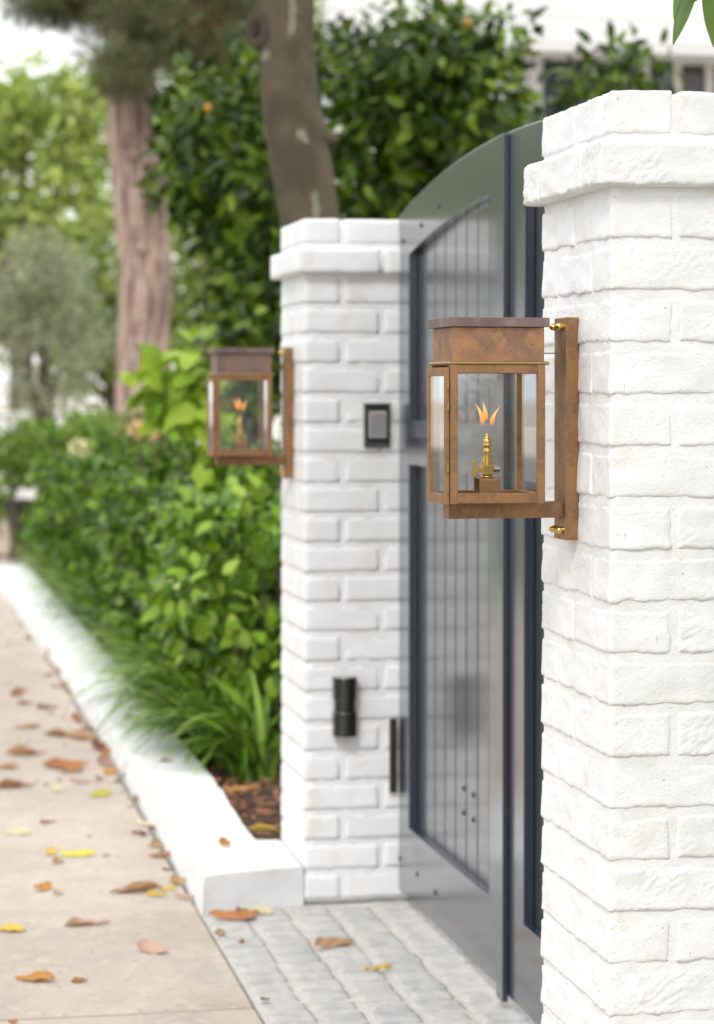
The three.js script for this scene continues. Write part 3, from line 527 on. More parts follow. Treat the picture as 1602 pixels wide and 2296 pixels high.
for (let i = 0; i < 3; i++) {
  const base = V(0.56, 0, 0.72 + i * 0.85), t = thing('hedge_shrub', 'glossy hedge shrub on the near side of the pier without a keypad', 'hedge', [0, 0, 0], 'hedge shrubs before the foreground pier'); stems(t, base, 0.9, 6, 0.3); const cl = [];
  for (let k = 0; k < 34; k++) cl.push([V(base.x + rr(-0.28, 0.42), rr(0.2, 1.3), base.z + rr(-0.42, 0.45)), V(rr(0.1, 0.16), rr(0.09, 0.15), rr(0.1, 0.16))]);
  foliage('foliage', t, hedgeLeaf, M.leaf, crownLeaves(cl, 2600, { size: [0.7, 1.3], droop: 0.1, shell: 0.5, up: 0.5 }), darkPal);
}
// ---- strap-leaved clumps arching over the kerb
{
  const blades = []; for (let v = 0; v < 6; v++) { const len = 0.36 + v * 0.035, g = new THREE.BufferGeometry(), pos = [], uv = [], idx = [], n = 8, bend = 1.2 + v * 0.16; for (let i = 0; i <= n; i++) { const t = i / n, a = bend * t * 1.15, R = len / bend, w = 0.0105 * (1 - Math.pow(t, 3)) + 0.0006; const yy = R * Math.sin(Math.min(a, 2.4)) , xx = R * (1 - Math.cos(Math.min(a, 2.4))); for (const s of [-1, 0, 1]) { pos.push(xx + Math.abs(s) * 0.0015, yy, s * w); uv.push((s + 1) / 2, t); } } for (let i = 0; i < n; i++) for (let s = 0; s < 2; s++) { const a = i * 3 + s; idx.push(a, a + 1, a + 3, a + 1, a + 4, a + 3); } g.setAttribute('position', new THREE.Float32BufferAttribute(pos, 3)); g.setAttribute('uv', new THREE.Float32BufferAttribute(uv, 2)); g.setIndex(idx); g.computeVertexNormals(); blades.push(g); }
  const cols = [[0.092, 0.189, 0.014], [0.135, 0.261, 0.020], [0.068, 0.144, 0.011], [0.186, 0.324, 0.029], [0.235, 0.360, 0.046]].map((c) => { const m = M.leaf.clone(); m.color = new THREE.Color(...c); return m; });
  reseed(301);
  for (let i = 0; i < 24; i++) {
    const z = -4.3 - (i < 6 ? i * 0.3 : 1.5 + (i - 5) * 0.4) + rr(-0.05, 0.05), x = 0.03 + rr(-0.02, 0.04) + (i === 0 ? 0.05 : 0), t = thing('strap_leaf_clump', i === 0 ? 'clump of arching strap leaves rising from the mulch beside the keypad pier' : i < 6 ? 'clump of arching strap leaves spilling over the kerb below the broad leaved shrub' : 'clump of short strap leaves along the kerb below the clipped hedge', 'plant', [x, 0.03, z], 'strap leaved clumps along the kerb'), nB = i < 6 ? 110 : 75;
    const bl = []; const q = new THREE.Object3D();
    for (let k = 0; k < nB; k++) { const a = rnd() < (i < 6 ? 0.6 : 0.45) ? Math.PI + rr(-1.1, 1.1) : rr(0, 6.283), b = pick(blades); q.position.set(rr(-0.05, 0.06), 0, rr(-0.12, 0.12)); q.rotation.set(rr(-0.25, 0.25), a, rr(-0.35, 0.35)); const s = rr(0.65, 1.12) * (i < 6 ? 0.92 : 0.76); q.scale.set(s, s, s * rr(0.9, 1.4)); q.updateMatrix();
      if (i < 6) { const m = part('blade', b, pick(cols), t); q.matrix.decompose(m.position, m.quaternion, m.scale); } else bl.push(b.clone().applyMatrix4(q.matrix)); }
    if (bl.length) { const m = part('blades', merge(bl), pick(cols), t); m.userData.kind = 'stuff'; }
  }
}
// ---- lime broad-leaved plant and flower heads above the hedge
const limeLeaf = leafGeo(0.13, 0.085, { fold: 0.25, curl: 0.3, tip: 0.72, n: 5, wave: 0.1 });
reseed(401);
{
  const t = thing('hydrangea', 'tall lime green broad leaved plant rising above the hedge behind the keypad lantern', 'plant', [0, 0, 0]);
  const pts = [[430, 790], [400, 830], [380, 870], [345, 880], [430, 870], [440, 920], [400, 930], [455, 960]]; const cl = pts.map(([x, y]) => [atDepth(x, y, 9.6), V(0.09, 0.07, 0.12)]);
  const b = atDepth(430, 1000, 9.6); part('stems', merge(cl.map((c) => taper([V(b.x + rr(-0.1, 0.1), 0.04, b.z), V((b.x + c[0].x) / 2, c[0].y * 0.6, b.z), c[0]], [0.009, 0.007, 0.004], 6))), M.twig, t);
  const lm = greens([[0.32, 0.47, 0.035], [0.40, 0.54, 0.05], [0.22, 0.36, 0.03]]).map((c) => { const m = M.leafSoft.clone(); m.color = c; return m; });
  crownLeaves(cl, 150, { size: [0.6, 1.1], droop: 0.4, shell: 0.3, up: 0.6 }).forEach((l) => { const m = part('leaf', limeLeaf, pick(lm), t); l.m.decompose(m.position, m.quaternion, m.scale); });
}
function bloom(px, py, depth, r, col, label, n = 120, stemTo = 0.5) {
  const c = atDepth(px, py, depth), t = thing('flower_head', label, 'flower', [c.x, c.y, c.z]), pet = leafGeo(r * 0.5, r * 0.42, { n: 2, fold: 0.2 }), mat = std({ color: new THREE.Color(...col), roughness: 0.7 });
  part('stem', taper([V(0.02, stemTo - c.y, -0.02), V(0.01, (stemTo - c.y) / 2, 0), V(0, 0, 0)], [0.006, 0.005, 0.004], 6), M.twig, t);
  const gs = []; for (let i = 0; i < n; i++) { const d = sphereDir(), p = d.clone().multiplyScalar(r * rr(0.75, 1)); p.y *= 0.8; gs.push(pet.clone().applyMatrix4(orient(p, sphereDir().add(d), d.clone().addScaledVector(sphereDir(), 0.3), rr(0.8, 1.2)))); }
  const m = part('petals', merge(gs), mat, t); m.userData.kind = 'stuff';
}
bloom(312, 962, 10.5, 0.042, [0.62, 0.40, 0.2], 'peach coloured fading flower head above the hedge, beside the pine trunk', 120, 0.75);
bloom(345, 975, 10.3, 0.036, [0.58, 0.4, 0.2], 'smaller peach flower head tucked into the hedge top', 100, 0.75);
bloom(180, 1008, 14.2, 0.058, [0.62, 0.58, 0.3], 'creamy yellow flower head at the far end of the hedge', 120, 0.7);
bloom(45, 1070, 18.5, 0.085, [0.27, 0.27, 0.55], 'pale lavender round flower head on a tall stalk', 150, 0.06);
bloom(100, 1052, 18.3, 0.06, [0.32, 0.32, 0.56], 'smaller pale lavender flower head beside the taller one', 110, 0.06);
bloom(115, 1000, 19, 0.05, [0.16, 0.11, 0.4], 'deep violet flower head among far green leaves', 110, 0.06);

// ---- tree standing behind the keypad pier
{
  const D = 8.6, P = (x, y) => atDepth(x, y, D), b = P(700, 900), t = thing('tree', 'grey brown tree with lichen spots and a leaning trunk behind the keypad pier', 'tree', [0, 0, 0]);
  const px = D / FPX;
  const pts = [V(b.x - 0.02, 0.02, b.z), P(705, 900), P(694, 490), P(678, 380), P(655, 250), P(644, 120), P(640, 0), P(632, -130), P(612, -320)];
  part('trunk', taper(pts, [86, 74, 66, 70, 66, 63, 66, 62, 52].map((v) => v * px), 22, 0.05, 3), M.barkGrey, t);
  const kn = P(575, 70), st = P(742, 312);
  part('knot', (() => { const g = new THREE.TorusGeometry(0.038, 0.02, 10, 18); g.scale(1, 1.35, 1); g.rotateY(-0.9); return g; })(), M.barkGrey, t, [kn.x + 0.004, kn.y, kn.z + 0.04]);
  part('knot_hole', new THREE.SphereGeometry(0.034, 16, 12).scale(0.75, 1.3, 0.7), M.blackBark, t, [kn.x + 0.004, kn.y, kn.z + 0.035]);
  part('branch_stub', taper([V(st.x - 0.09, st.y + 0.05, st.z), V(st.x - 0.03, st.y + 0.005, st.z), V(st.x + 0.022, st.y - 0.006, st.z)], [0.07, 0.04, 0.016], 10, 0.1, 5), M.barkGrey, t);
  const A1 = P(612, -320), limbs = [[-0.9, 1.1, -0.5], [0.9, 1.0, 0.2], [0.1, 1.3, 0.7], [-0.3, 1.2, -1.0]].map((o) => V(A1.x + o[0], A1.y + o[1], A1.z + o[2]));
  part('limbs', merge(limbs.map((e) => taper([A1.clone().add(V(0, -0.15, 0)), A1.clone().lerp(e, 0.5).add(V(0, 0.1, 0)), e], [0.07, 0.05, 0.02], 8))), M.barkGrey, t);
  const cl = []; for (const e of limbs) for (let k = 0; k < 9; k++) cl.push([V(e.x + rr(-0.7, 0.7), e.y + rr(0.0, 0.9), e.z + rr(-0.7, 0.7)), V(rr(0.25, 0.4), rr(0.2, 0.3), rr(0.25, 0.4))]);
  foliage('crown', t, leafGeo(0.1, 0.045, { n: 3 }), M.leaf, crownLeaves(cl, 5200, { size: [0.8, 1.3] }), darkPal);
}
// ---- glossy broad-leaved trees in the garden
const gardenLeaf = leafGeo(0.085, 0.042, { n: 3, fold: 0.3, curl: 0.15, tip: 0.75 });
const gardenPal = greens([[0.040, 0.079, 0.005], [0.062, 0.121, 0.006], [0.097, 0.176, 0.007], [0.028, 0.058, 0.004], [0.148, 0.236, 0.011], [0.206, 0.290, 0.022]]);
function gardenTree(label, trunkPx, depth, blobs, count, seed, fruit = []) {
  reseed(seed); const t = thing('broadleaf_tree', label, 'tree', [0, 0, 0], 'glossy trees inside the garden'); const px = depth / FPX, cl = [];
  const c0 = atDepth(trunkPx, 700, depth + 0.4), top = atDepth(blobs[0][0], blobs[0][1], depth);
  part('trunk', taper([V(c0.x, -0.03, c0.z), V(c0.x + 0.05, 0.9, c0.z), V((c0.x + top.x) / 2, top.y * 0.7, c0.z), V(top.x, top.y, c0.z)], [0.1, 0.08, 0.06, 0.03], 10, 0.06, seed), M.barkGrey, t);
  const limbs = [];
  for (const [x, y, rx, ry, k] of blobs) {
    const c = atDepth(x, y, depth); limbs.push(taper([V((c0.x + top.x) / 2, Math.min(c.y, top.y) * 0.72, c0.z), V((c0.x + c.x) / 2, (c.y + top.y * 0.7) / 2, c0.z), V(c.x, c.y, c.z)], [0.035, 0.025, 0.008], 6));
    for (let i = 0; i < k; i++) { const d = sphereDir(), r = Math.cbrt(rnd()), s = rr(0.12, 0.24); cl.push([V(c.x + d.x * rx * px * r, c.y + d.y * ry * px * r, c.z + d.z * 0.75 * r), V(s, s * 0.85, s)]); }
  }
  part('limbs', merge(limbs), M.barkGrey, t);
  foliage('crown', t, gardenLeaf, M.leaf, crownLeaves(cl, count, { size: [0.7, 1.3], shell: 0.3, droop: 0.35, up: 0.5 }), gardenPal, 0.3);
  for (const [x, y] of fruit) part('fruit', new THREE.IcosahedronGeometry(0.02, 2), M.fruit, t).position.copy(atDepth(x, y, depth - 0.75));
}
M.fruit = std({ color: new THREE.Color(0.42, 0.22, 0.02), roughness: 0.5 });
gardenTree('dark glossy leaved tree hanging between the pine trunk and the keypad pier', 560, 11.5, [[520, 300, 110, 120, 15], [470, 420, 95, 90, 11], [560, 470, 70, 120, 11], [555, 620, 65, 110, 13], [545, 720, 65, 60, 8], [590, 180, 60, 80, 6], [430, 230, 50, 60, 4], [590, 790, 40, 50, 6], [575, 870, 50, 50, 7]], 4200, 501, [[467, 242]]);
gardenTree('dark glossy leaved tree with orange fruit above the gate', 900, 11.2, [[900, 220, 170, 140, 16], [960, 130, 130, 90, 14], [850, 410, 110, 90, 7], [1020, 230, 110, 90, 12], [1080, 150, 40, 70, 4], [960, 330, 110, 80, 10], [760, 150, 50, 100, 5], [780, 330, 40, 120, 5], [1350, 170, 65, 24, 4], [1080, 330, 90, 50, 6], [1190, 275, 45, 30, 3]], 4700, 502, [[1050, 50]]);

// ---- pine with a plated red-brown trunk
{
  reseed(601); const D = 21.7, P = (x, y) => atDepth(x, y, D), t = thing('pine_tree', 'tall pine with a reddish brown plated trunk beyond the hedge', 'tree', [0, 0, 0]), px = D / FPX, b = P(318, 1100);
  part('trunk', taper([V(b.x, -0.03, b.z), P(316, 940), P(322, 760), P(326, 600), P(312, 440), P(300, 300), P(296, 215), P(292, 60), P(300, -250)], [68, 60, 58, 60, 60, 58, 56, 46, 30].map((v) => v * px), 26, 0.09, 9), M.barkPine, t);
  const tufts = [], limbs = [];
  for (const [x, y, n, s, dz] of [[285, 70, 8, 0.36, -0.5], [330, 120, 10, 0.5, 0.8], [420, 70, 10, 0.5, 0.3], [215, 0, 7, 0.35, 0], [480, 30, 8, 0.5, -0.4], [320, 20, 10, 0.55, 0.9], [380, 150, 8, 0.4, 0.9], [270, 165, 5, 0.28, 0.8], [140, -20, 6, 0.3, 0.2], [400, -60, 9, 0.6, 0.4], [250, -90, 9, 0.6, 0], [540, -40, 6, 0.5, 0], [50, -10, 7, 0.3, 0.4], [440, 130, 6, 0.35, 0.5]]) {
    const c = P(x, y); c.z += dz; limbs.push(taper([P(296, Math.max(-200, y - 20)), P((296 + x) / 2, y - 25), c], [0.09, 0.06, 0.02], 7));
    for (let i = 0; i < n; i++) tufts.push([V(c.x + rr(-s, s), c.y + rr(-s, s) * 0.6, c.z + rr(-s, s)), V(0.2, 0.16, 0.2)]);
  }
  part('limbs', merge(limbs), M.barkPine, t);
  const needle = leafGeo(0.16, 0.012, { n: 2, fold: 0.1 });
  foliage('crown', t, needle, M.needle, crownLeaves(tufts, 24000, { size: [0.7, 1.3], shell: 0.1, droop: -0.1, up: 0.2 }), greens([[0.085, 0.105, 0.035], [0.11, 0.14, 0.045], [0.06, 0.075, 0.028], [0.15, 0.17, 0.06], [0.14, 0.11, 0.05]]));
  const dead = P(418, 85); foliage('dead_needles', t, needle, M.needle, crownLeaves([[V(dead.x, dead.y, dead.z + 0.9), V(0.18, 0.14, 0.12)]], 220, { shell: 0.1 }), greens([[0.2, 0.07, 0.03], [0.14, 0.06, 0.03]]));
}
// ---- far trees
function farTree(name, label, px, depth, blobs, count, geo, mat, pal, seed, trunkR = 0.14, bark = M.barkGrey) {
  reseed(seed); const t = thing(name, label, 'tree', [0, 0, 0]), k = depth / FPX, base = atDepth(px, 900, depth), cl = [], limbs = []; let hi = 0;
  for (const [x, y, rx, ry, n, s] of blobs) { const c = atDepth(x, y, depth); hi = Math.max(hi, c.y); limbs.push(taper([V(base.x, c.y * 0.45, base.z), V((base.x + c.x) / 2, c.y * 0.8, base.z), c], [trunkR * 0.5, trunkR * 0.35, 0.01], 6)); for (let i = 0; i < n; i++) { const d = sphereDir(), r = Math.cbrt(rnd()), q = s * rr(0.7, 1.3); cl.push([V(c.x + d.x * rx * k * r, c.y + d.y * ry * k * r, c.z + d.z * Math.max(rx, ry) * k * 0.8 * r), V(q, q * 0.8, q)]); } }
  part('trunk', taper([V(base.x, -0.03, base.z), V(base.x + 0.06, hi * 0.35, base.z), V(base.x, hi * 0.75, base.z)], [trunkR, trunkR * 0.8, trunkR * 0.4], 9, 0.06, seed), bark, t);
  part('limbs', merge(limbs), bark, t);
  foliage('crown', t, geo, mat, crownLeaves(cl, count, { size: [0.7, 1.4], shell: 0.2, droop: 0.2, up: 0.4 }), pal, 0.3);
}
const farLeaf = leafGeo(0.17, 0.085, { n: 2 }), oliveLeaf = leafGeo(0.085, 0.02, { n: 2 });
const limePal = greens([[0.350, 0.442, 0.088], [0.423, 0.515, 0.118], [0.276, 0.368, 0.074], [0.497, 0.552, 0.177]]), midPal = greens([[0.196, 0.277, 0.054], [0.277, 0.365, 0.074], [0.152, 0.223, 0.048], [0.375, 0.446, 0.116]]), olivePal = greens([[0.36, 0.40, 0.24], [0.44, 0.47, 0.31], [0.28, 0.32, 0.18], [0.52, 0.54, 0.39]]);
farTree('leafy_tree', 'pale yellow green leafy tree far off, left of the pine trunk', 40, 33, [[60, 228, 190, 90, 24, 0.42], [200, 290, 70, 110, 12, 0.4], [-80, 330, 160, 150, 18, 0.5], [120, 430, 140, 90, 14, 0.42], [-60, 500, 140, 100, 12, 0.5]], 7200, farLeaf, M.leafSoft, limePal, 701, 0.2);
farTree('leafy_tree', 'mid green leafy tree far off, right of the pine trunk and behind the pier', 480, 36, [[440, 330, 110, 190, 28, 0.55], [520, 120, 130, 140, 26, 0.55], [430, 560, 90, 120, 16, 0.5], [420, 720, 90, 90, 12, 0.45], [560, 420, 110, 160, 20, 0.55], [620, 40, 110, 130, 10, 0.45]], 7200, farLeaf, M.leafSoft, midPal.concat(limePal.slice(0, 2)), 702, 0.22);
farTree('leafy_tree', 'pale green low leafy tree far off, directly behind the pine trunk', 250, 39, [[230, 600, 120, 130, 18, 0.55], [230, 780, 140, 100, 18, 0.5], [100, 520, 220, 90, 16, 0.55], [60, 640, 200, 120, 22, 0.6], [-150, 700, 160, 200, 22, 0.6], [380, 800, 110, 90, 12, 0.5]], 8200, farLeaf, M.leafSoft, limePal.concat(midPal), 703, 0.2);
farTree('olive_tree', 'soft grey green olive tree before the white garden wall', 95, 23.5, [[90, 650, 130, 120, 22, 0.22], [40, 760, 110, 110, 18, 0.22], [160, 760, 80, 100, 14, 0.2], [100, 860, 120, 50, 9, 0.2], [130, 570, 80, 70, 8, 0.2]], 6800, oliveLeaf, M.leafSoft, olivePal, 704, 0.09);
farTree('leafy_tree', 'tall dark green tree far behind the white house', 760, 44, [[760, 150, 120, 200, 24, 0.7], [700, 420, 120, 180, 20, 0.7], [860, 480, 140, 160, 16, 0.7], [640, 650, 150, 130, 16, 0.7]], 11000, farLeaf, M.leafSoft, midPal, 705, 0.25);
farTree('leafy_tree', 'broad green tree across the road', -420, 40, [[-420, 200, 260, 260, 34, 0.8], [-700, 350, 240, 240, 26, 0.8], [-350, 560, 220, 200, 20, 0.8]], 12000, farLeaf, M.leafSoft, midPal, 706, 0.25);
farTree('leafy_tree', 'broad light green tree across the road, beside a darker one', -1000, 34, [[-1050, 150, 300, 300, 34, 0.8], [-1400, 380, 260, 260, 26, 0.8], [-900, 520, 240, 220, 20, 0.8]], 12000, farLeaf, M.leafSoft, limePal.concat(midPal), 707, 0.25);
farTree('leafy_tree', 'dense dark green tree across the road opposite the gate', -1650, 24, [[-1650, 200, 240, 300, 34, 0.6], [-1500, 560, 260, 200, 24, 0.6], [-1800, 480, 260, 260, 26, 0.6]], 12000, farLeaf, M.leafSoft, darkPal, 708, 0.2);
farTree('leafy_tree', 'dense mid green tree across the road next to the darkest one', -2150, 21, [[-2150, 150, 280, 320, 34, 0.6], [-2000, 560, 260, 200, 24, 0.6], [-2350, 480, 260, 260, 26, 0.6]], 12000, farLeaf, M.leafSoft, darkPal, 709, 0.2);
// ---- low planting at the far end of the kerb
function lowShrub(name, label, px, py, depth, rx, ry, count, geo, mat, pal, seed, group) {
  reseed(seed); const c = atDepth(px, py, depth), k = depth / FPX, t = thing(name, label, 'shrub', [0, 0, 0], group), cl = []; const n = 14;
  for (let i = 0; i < n; i++) cl.push([V(c.x + rr(-1, 1) * rx * k, c.y + rr(-1, 1) * ry * k, c.z + rr(-0.3, 0.3)), V(0.12, 0.1, 0.12)]);
  part('stems', merge([0, 1, 2, 3, 4].map(() => taper([V(c.x + rr(-0.05, 0.05), 0, c.z), V(c.x, c.y * 0.5, c.z), V(c.x + rr(-1, 1) * rx * k * 0.6, c.y, c.z + rr(-0.15, 0.15))], [0.014, 0.01, 0.005], 6))), M.twig, t);
  foliage('foliage', t, geo, mat, crownLeaves(cl, count, { size: [0.7, 1.2], shell: 0.2 }), pal);
}
const brightPal = greens([[0.160, 0.272, 0.028], [0.224, 0.352, 0.040], [0.112, 0.200, 0.024], [0.288, 0.400, 0.056]]);
lowShrub('low_shrub', 'bright green bushy shrub at the far end of the hedge before the white wall', 150, 985, 18, 70, 34, 1500, hedgeLeaf, M.leafSoft, brightPal, 801);
lowShrub('low_shrub', 'bright green shrub with lavender flowers, left of the hedge end', 30, 1010, 18.4, 60, 50, 1500, hedgeLeaf, M.leafSoft, brightPal, 802);
lowShrub('low_shrub', 'small lime green shrub between the stone block and the hedge', 98, 1190, 17.2, 14, 45, 500, hedgeLeaf, M.leafSoft, brightPal, 803);
lowShrub('low_shrub', 'lime green shrub growing left of the black planter', -20, 1110, 19.2, 30, 60, 700, hedgeLeaf, M.leafSoft, brightPal, 804);
lowShrub('low_shrub', 'green shrub at the foot of the pine trunk', 290, 960, 19.5, 70, 30, 1100, hedgeLeaf, M.leafSoft, midPal, 805);
lowShrub('low_shrub', 'mid green shrub before the iron fence', 230, 1000, 17, 60, 40, 1100, hedgeLeaf, M.leafSoft, brightPal, 806);
{ // black planter
  const c = onPlane(62, 1190, 'y', 0), s = c.distanceTo(camera.position) / FPX, t = thing('planter', 'black tapered planter pot standing beyond the end of the kerb', 'planter', [atDepth(62, 1190, 18.7).x, 0, atDepth(62, 1190, 18.7).z]);
  const p = lathe([[0.001, 0.0], [0.11, 0], [0.12, 0.02], [0.165, 0.4], [0.18, 0.41], [0.18, 0.45], [0.165, 0.45], [0.15, 0.42], [0.001, 0.41]], 24); part('pot', p, M.blackMat, t);
  part('soil', new THREE.CylinderGeometry(0.148, 0.148, 0.01, 20).translate(0, 0.426, 0), M.soil, t);
}
{ const c = onPlane(22, 1243, 'y', 0.0); soloThing('stone_block', roughBlock(0.42, 0.3, 0.4, 0.03, 950, { r: 0.05, low: 0.012, rough: 0.004, chip: 0.01, rag: 0.01, lowF: 6, roughF: 18 }), M.boulder, 'pale beige stone block standing at the far end of the kerb', 'stone').position.set(c.x - 0.06, 0.13, c.z - 0.2); }
{ // white garden wall and iron fence
  const a = atDepth(-160, 905, 26.5), b = atDepth(420, 905, 26.5), t = thing('garden_wall', 'low white garden wall far off behind the olive tree', 'wall', [(a.x + b.x) / 2, 0, (a.z + b.z) / 2]); const w = a.distanceTo(b);
  part('wall', rboxAt(-w / 2, w / 2, -0.03, 1.02, -0.1, 0.1, 0.01), M.houseWhite, t); part('coping', rboxAt(-w / 2 - 0.02, w / 2 + 0.02, 1.021, 1.07, -0.13, 0.13, 0.01), M.houseWhite, t); t.rotation.y = -YAW;
  const f = thing('iron_fence', 'black iron railing fence beside the pine trunk', 'fence', [0, 0, 0]); const p0 = atDepth(225, 1000, 22.6), p1 = atDepth(520, 1000, 22.6);
  for (let i = 0; i <= 11; i++) { const q = p0.clone().lerp(p1, i / 11); part('picket', rboxAt(-0.009, 0.009, -0.03, 1.22, -0.009, 0.009, 0.003, 1), M.blackMat, f, [q.x, 0, q.z]); }
  const mid = p0.clone().lerp(p1, 0.5), fl = p0.distanceTo(p1); for (const y of [0.15, 1.1]) { const r = part('fence_rail', rboxAt(-fl / 2, fl / 2, y, y + 0.035, -0.012, 0.012, 0.003, 1), M.blackMat, f, [mid.x, 0, mid.z]); r.rotation.y = -YAW; }
}
// ------------------------------------------------------------------ white house behind the gate
{
  const D = 18.8, q = (x, y) => onPlane(x, y, 'z', camera.position.z - 18.6), H = thing('white_house', 'white house behind the garden trees with charcoal shutter and small paned window', 'house', [0, 0, 0]);
  const z = camera.position.z - 18.6, xl = q(735, 100).x, xr = q(1900, 100).x, yE = q(1500, 103).y, bw = 0.2;
  for (let i = 0; i < 14; i++) part('siding_board', rboxAt(xl, xr, yE + i * bw, yE + i * bw + bw - 0.004, z - 0.2, z + 0.012 * 0 - 0.001 * (i % 2), 0.006, 1), M.houseWhite, H);
  const zw = z - 0.55; part('soffit', rboxAt(xl, xr, yE - 0.06, yE - 0.002, zw - 0.2, z - 0.01, 0.005, 1), M.houseWhite, H);
  const at2 = (x, y) => onPlane(x, y, 'z', zw); const wx0 = at2(1378, 150).x, wx1 = at2(1720, 150).x, yTop = at2(1500, 112).y, yP = at2(1500, 143).y, y0 = 1.0;
  part('wall', rboxAt(xl + 0.1, at2(1222, 150).x, 0, yE - 0.065, zw - 0.3, zw - 0.05, 0.005, 1), M.houseWhite, H); part('wall', rboxAt(wx1, xr, 0, yE - 0.065, zw - 0.3, zw - 0.05, 0.005, 1), M.houseWhite, H); part('wall', rboxAt(at2(1222, 150).x + 0.002, wx1 - 0.002, 0, y0 - 0.1, zw - 0.3, zw - 0.05, 0.005, 1), M.houseWhite, H);
  const sh = new THREE.Group(); sh.name = 'shutter'; H.add(sh); const sx0 = at2(1224, 150).x, sx1 = at2(1374, 150).x;
  part('shutter_frame', rboxAt(sx0, sx1, y0, yTop, zw - 0.06, zw - 0.03, 0.004, 1), M.shutter, sh); for (let y = y0 + 0.1; y < yTop - 0.12; y += 0.07) part('louvre', rboxAt(sx0 + 0.06, sx1 - 0.06, y, y + 0.05, zw - 0.029, zw - 0.012, 0.004, 1), M.shutter, sh);
  const wn = new THREE.Group(); wn.name = 'window'; H.add(wn);
  part('window_head', rboxAt(wx0, wx1, yP, yTop + 0.1, zw - 0.1, zw, 0.006, 1), M.houseTrim, wn);
  const vs = [1378, 1448, 1520, 1592, 1664, 1716]; vs.forEach((x, i) => { const cx = at2(x, 150).x; part('mullion', rboxAt(cx + (i ? -0.03 : 0), cx + (i ? 0.035 : 0.02), y0, yP - 0.002, zw - 0.09, zw - 0.005, 0.004, 1), M.houseTrim, wn); });
  for (let i = 0; i < vs.length - 1; i++) { const a = at2(vs[i], 150).x + (i ? 0.036 : 0.021), b = at2(vs[i + 1], 150).x - 0.031; for (let k = 0; k < 5; k++) { const ya = y0 + k * (yP - y0) / 5, yb = y0 + (k + 1) * (yP - y0) / 5; part('pane', new THREE.BoxGeometry(b - a, yb - ya - 0.03, 0.006).translate((a + b) / 2, (ya + yb) / 2, zw - 0.05), M.pane, wn); if (k) part('glazing_bar', rboxAt(a, b, ya - 0.014, ya + 0.014, zw - 0.07, zw - 0.02, 0.003, 1), M.houseTrim, wn); } }
  part('back_wall', rboxAt(sx0, wx1 - 0.002, y0 - 0.098, yE - 0.065, zw - 0.32, zw - 0.11, 0.004, 1), M.curtain, H);
}
// ------------------------------------------------------------------ tree whose twig hangs in beside the foreground pier
{
  reseed(901); const D = 3.95, t = thing('magnolia_tree', 'long green leaves of an overhanging tree above the foreground pier', 'tree', [0, 0, 0]), b = V(1.15, -0.03, -0.95), fork = V(1.1, 2.35, -0.9), tip = atDepth(1575, -60, D), tip2 = atDepth(1640, -75, D);
  part('trunk', taper([b, V(1.2, 0.9, -0.93), V(1.13, 1.7, -0.92), fork], [0.07, 0.06, 0.05, 0.04], 12, 0.06, 2), M.barkGrey, t);
  part('limb', taper([fork, V(0.85, 2.42, -0.75), tip2.clone().add(V(0.12, 0.03, 0)), tip2, tip], [0.03, 0.02, 0.012, 0.007, 0.004], 8, 0.05, 4), M.barkGrey, t);
  const lf = [leafGeo(0.105, 0.026, { n: 8, fold: 0.35, curl: 0.05, tip: 0.8 }), leafGeo(0.1, 0.024, { n: 8, fold: 0.3, curl: 0.12, tip: 0.8 })], lm = [[0.12, 0.2, 0.04], [0.15, 0.25, 0.055], [0.09, 0.16, 0.035], [0.2, 0.3, 0.09]].map((c) => { const m = M.leaf.clone(); m.color = new THREE.Color(...c); return m; });
  const hang = [[1560, -42, 1508, 98, 2, 0], [1548, -60, 1505, 40, 1, 1], [1575, -50, 1528, 30, 3, 0], [1590, -60, 1598, 106, 0, 0], [1600, -62, 1560, -5, 2, 1], [1560, -55, 1530, -10, 0, 1], [1625, -70, 1640, 60, 1, 0], [1612, -66, 1632, 10, 2, 1], [1540, -60, 1490, -30, 3, 0]];
  for (const [x0, y0, x1, y1, c, g] of hang) { const p = atDepth(x0, y0, D), e = atDepth(x1, y1, D - 0.01 + rr(-0.02, 0.02)), d = e.clone().sub(p), m = part('leaf', lf[g], lm[c], t), M4 = orient(p, d, V(-0.5 + rr(-0.4, 0.4), 0.25, 0.8), d.length() / (g ? 0.1 : 0.105)); M4.decompose(m.position, m.quaternion, m.scale); m.scale.x = m.scale.z = 1; part('leaf_stalk', taper([tip.clone().lerp(tip2, rnd()), p.clone().lerp(tip, 0.3).add(V(0, 0.006, 0)), p], [0.0016, 0.0013, 0.0012], 5), M.twig, t); }
  const cl = []; for (let i = 0; i < 46; i++) cl.push([V(0.5 + rr(-1.3, 1.3), 2.85 + rr(0, 0.9), 0.4 + rr(-1.4, 1.7)), V(0.26, 0.2, 0.26)]);
  part('limbs', merge(cl.filter((c, i) => i % 3 === 0).map((c) => taper([fork.clone().add(V(0, -0.1, 0)), fork.clone().lerp(c[0], 0.5).add(V(0, 0.12, 0)), c[0]], [0.03, 0.02, 0.006], 6))), M.barkGrey, t);
  foliage('crown', t, lf[1], M.leaf, crownLeaves(cl, 5600, { size: [0.9, 1.4], shell: 0.3 }), greens([[0.07, 0.16, 0.03], [0.05, 0.12, 0.025], [0.1, 0.2, 0.04]]));
}
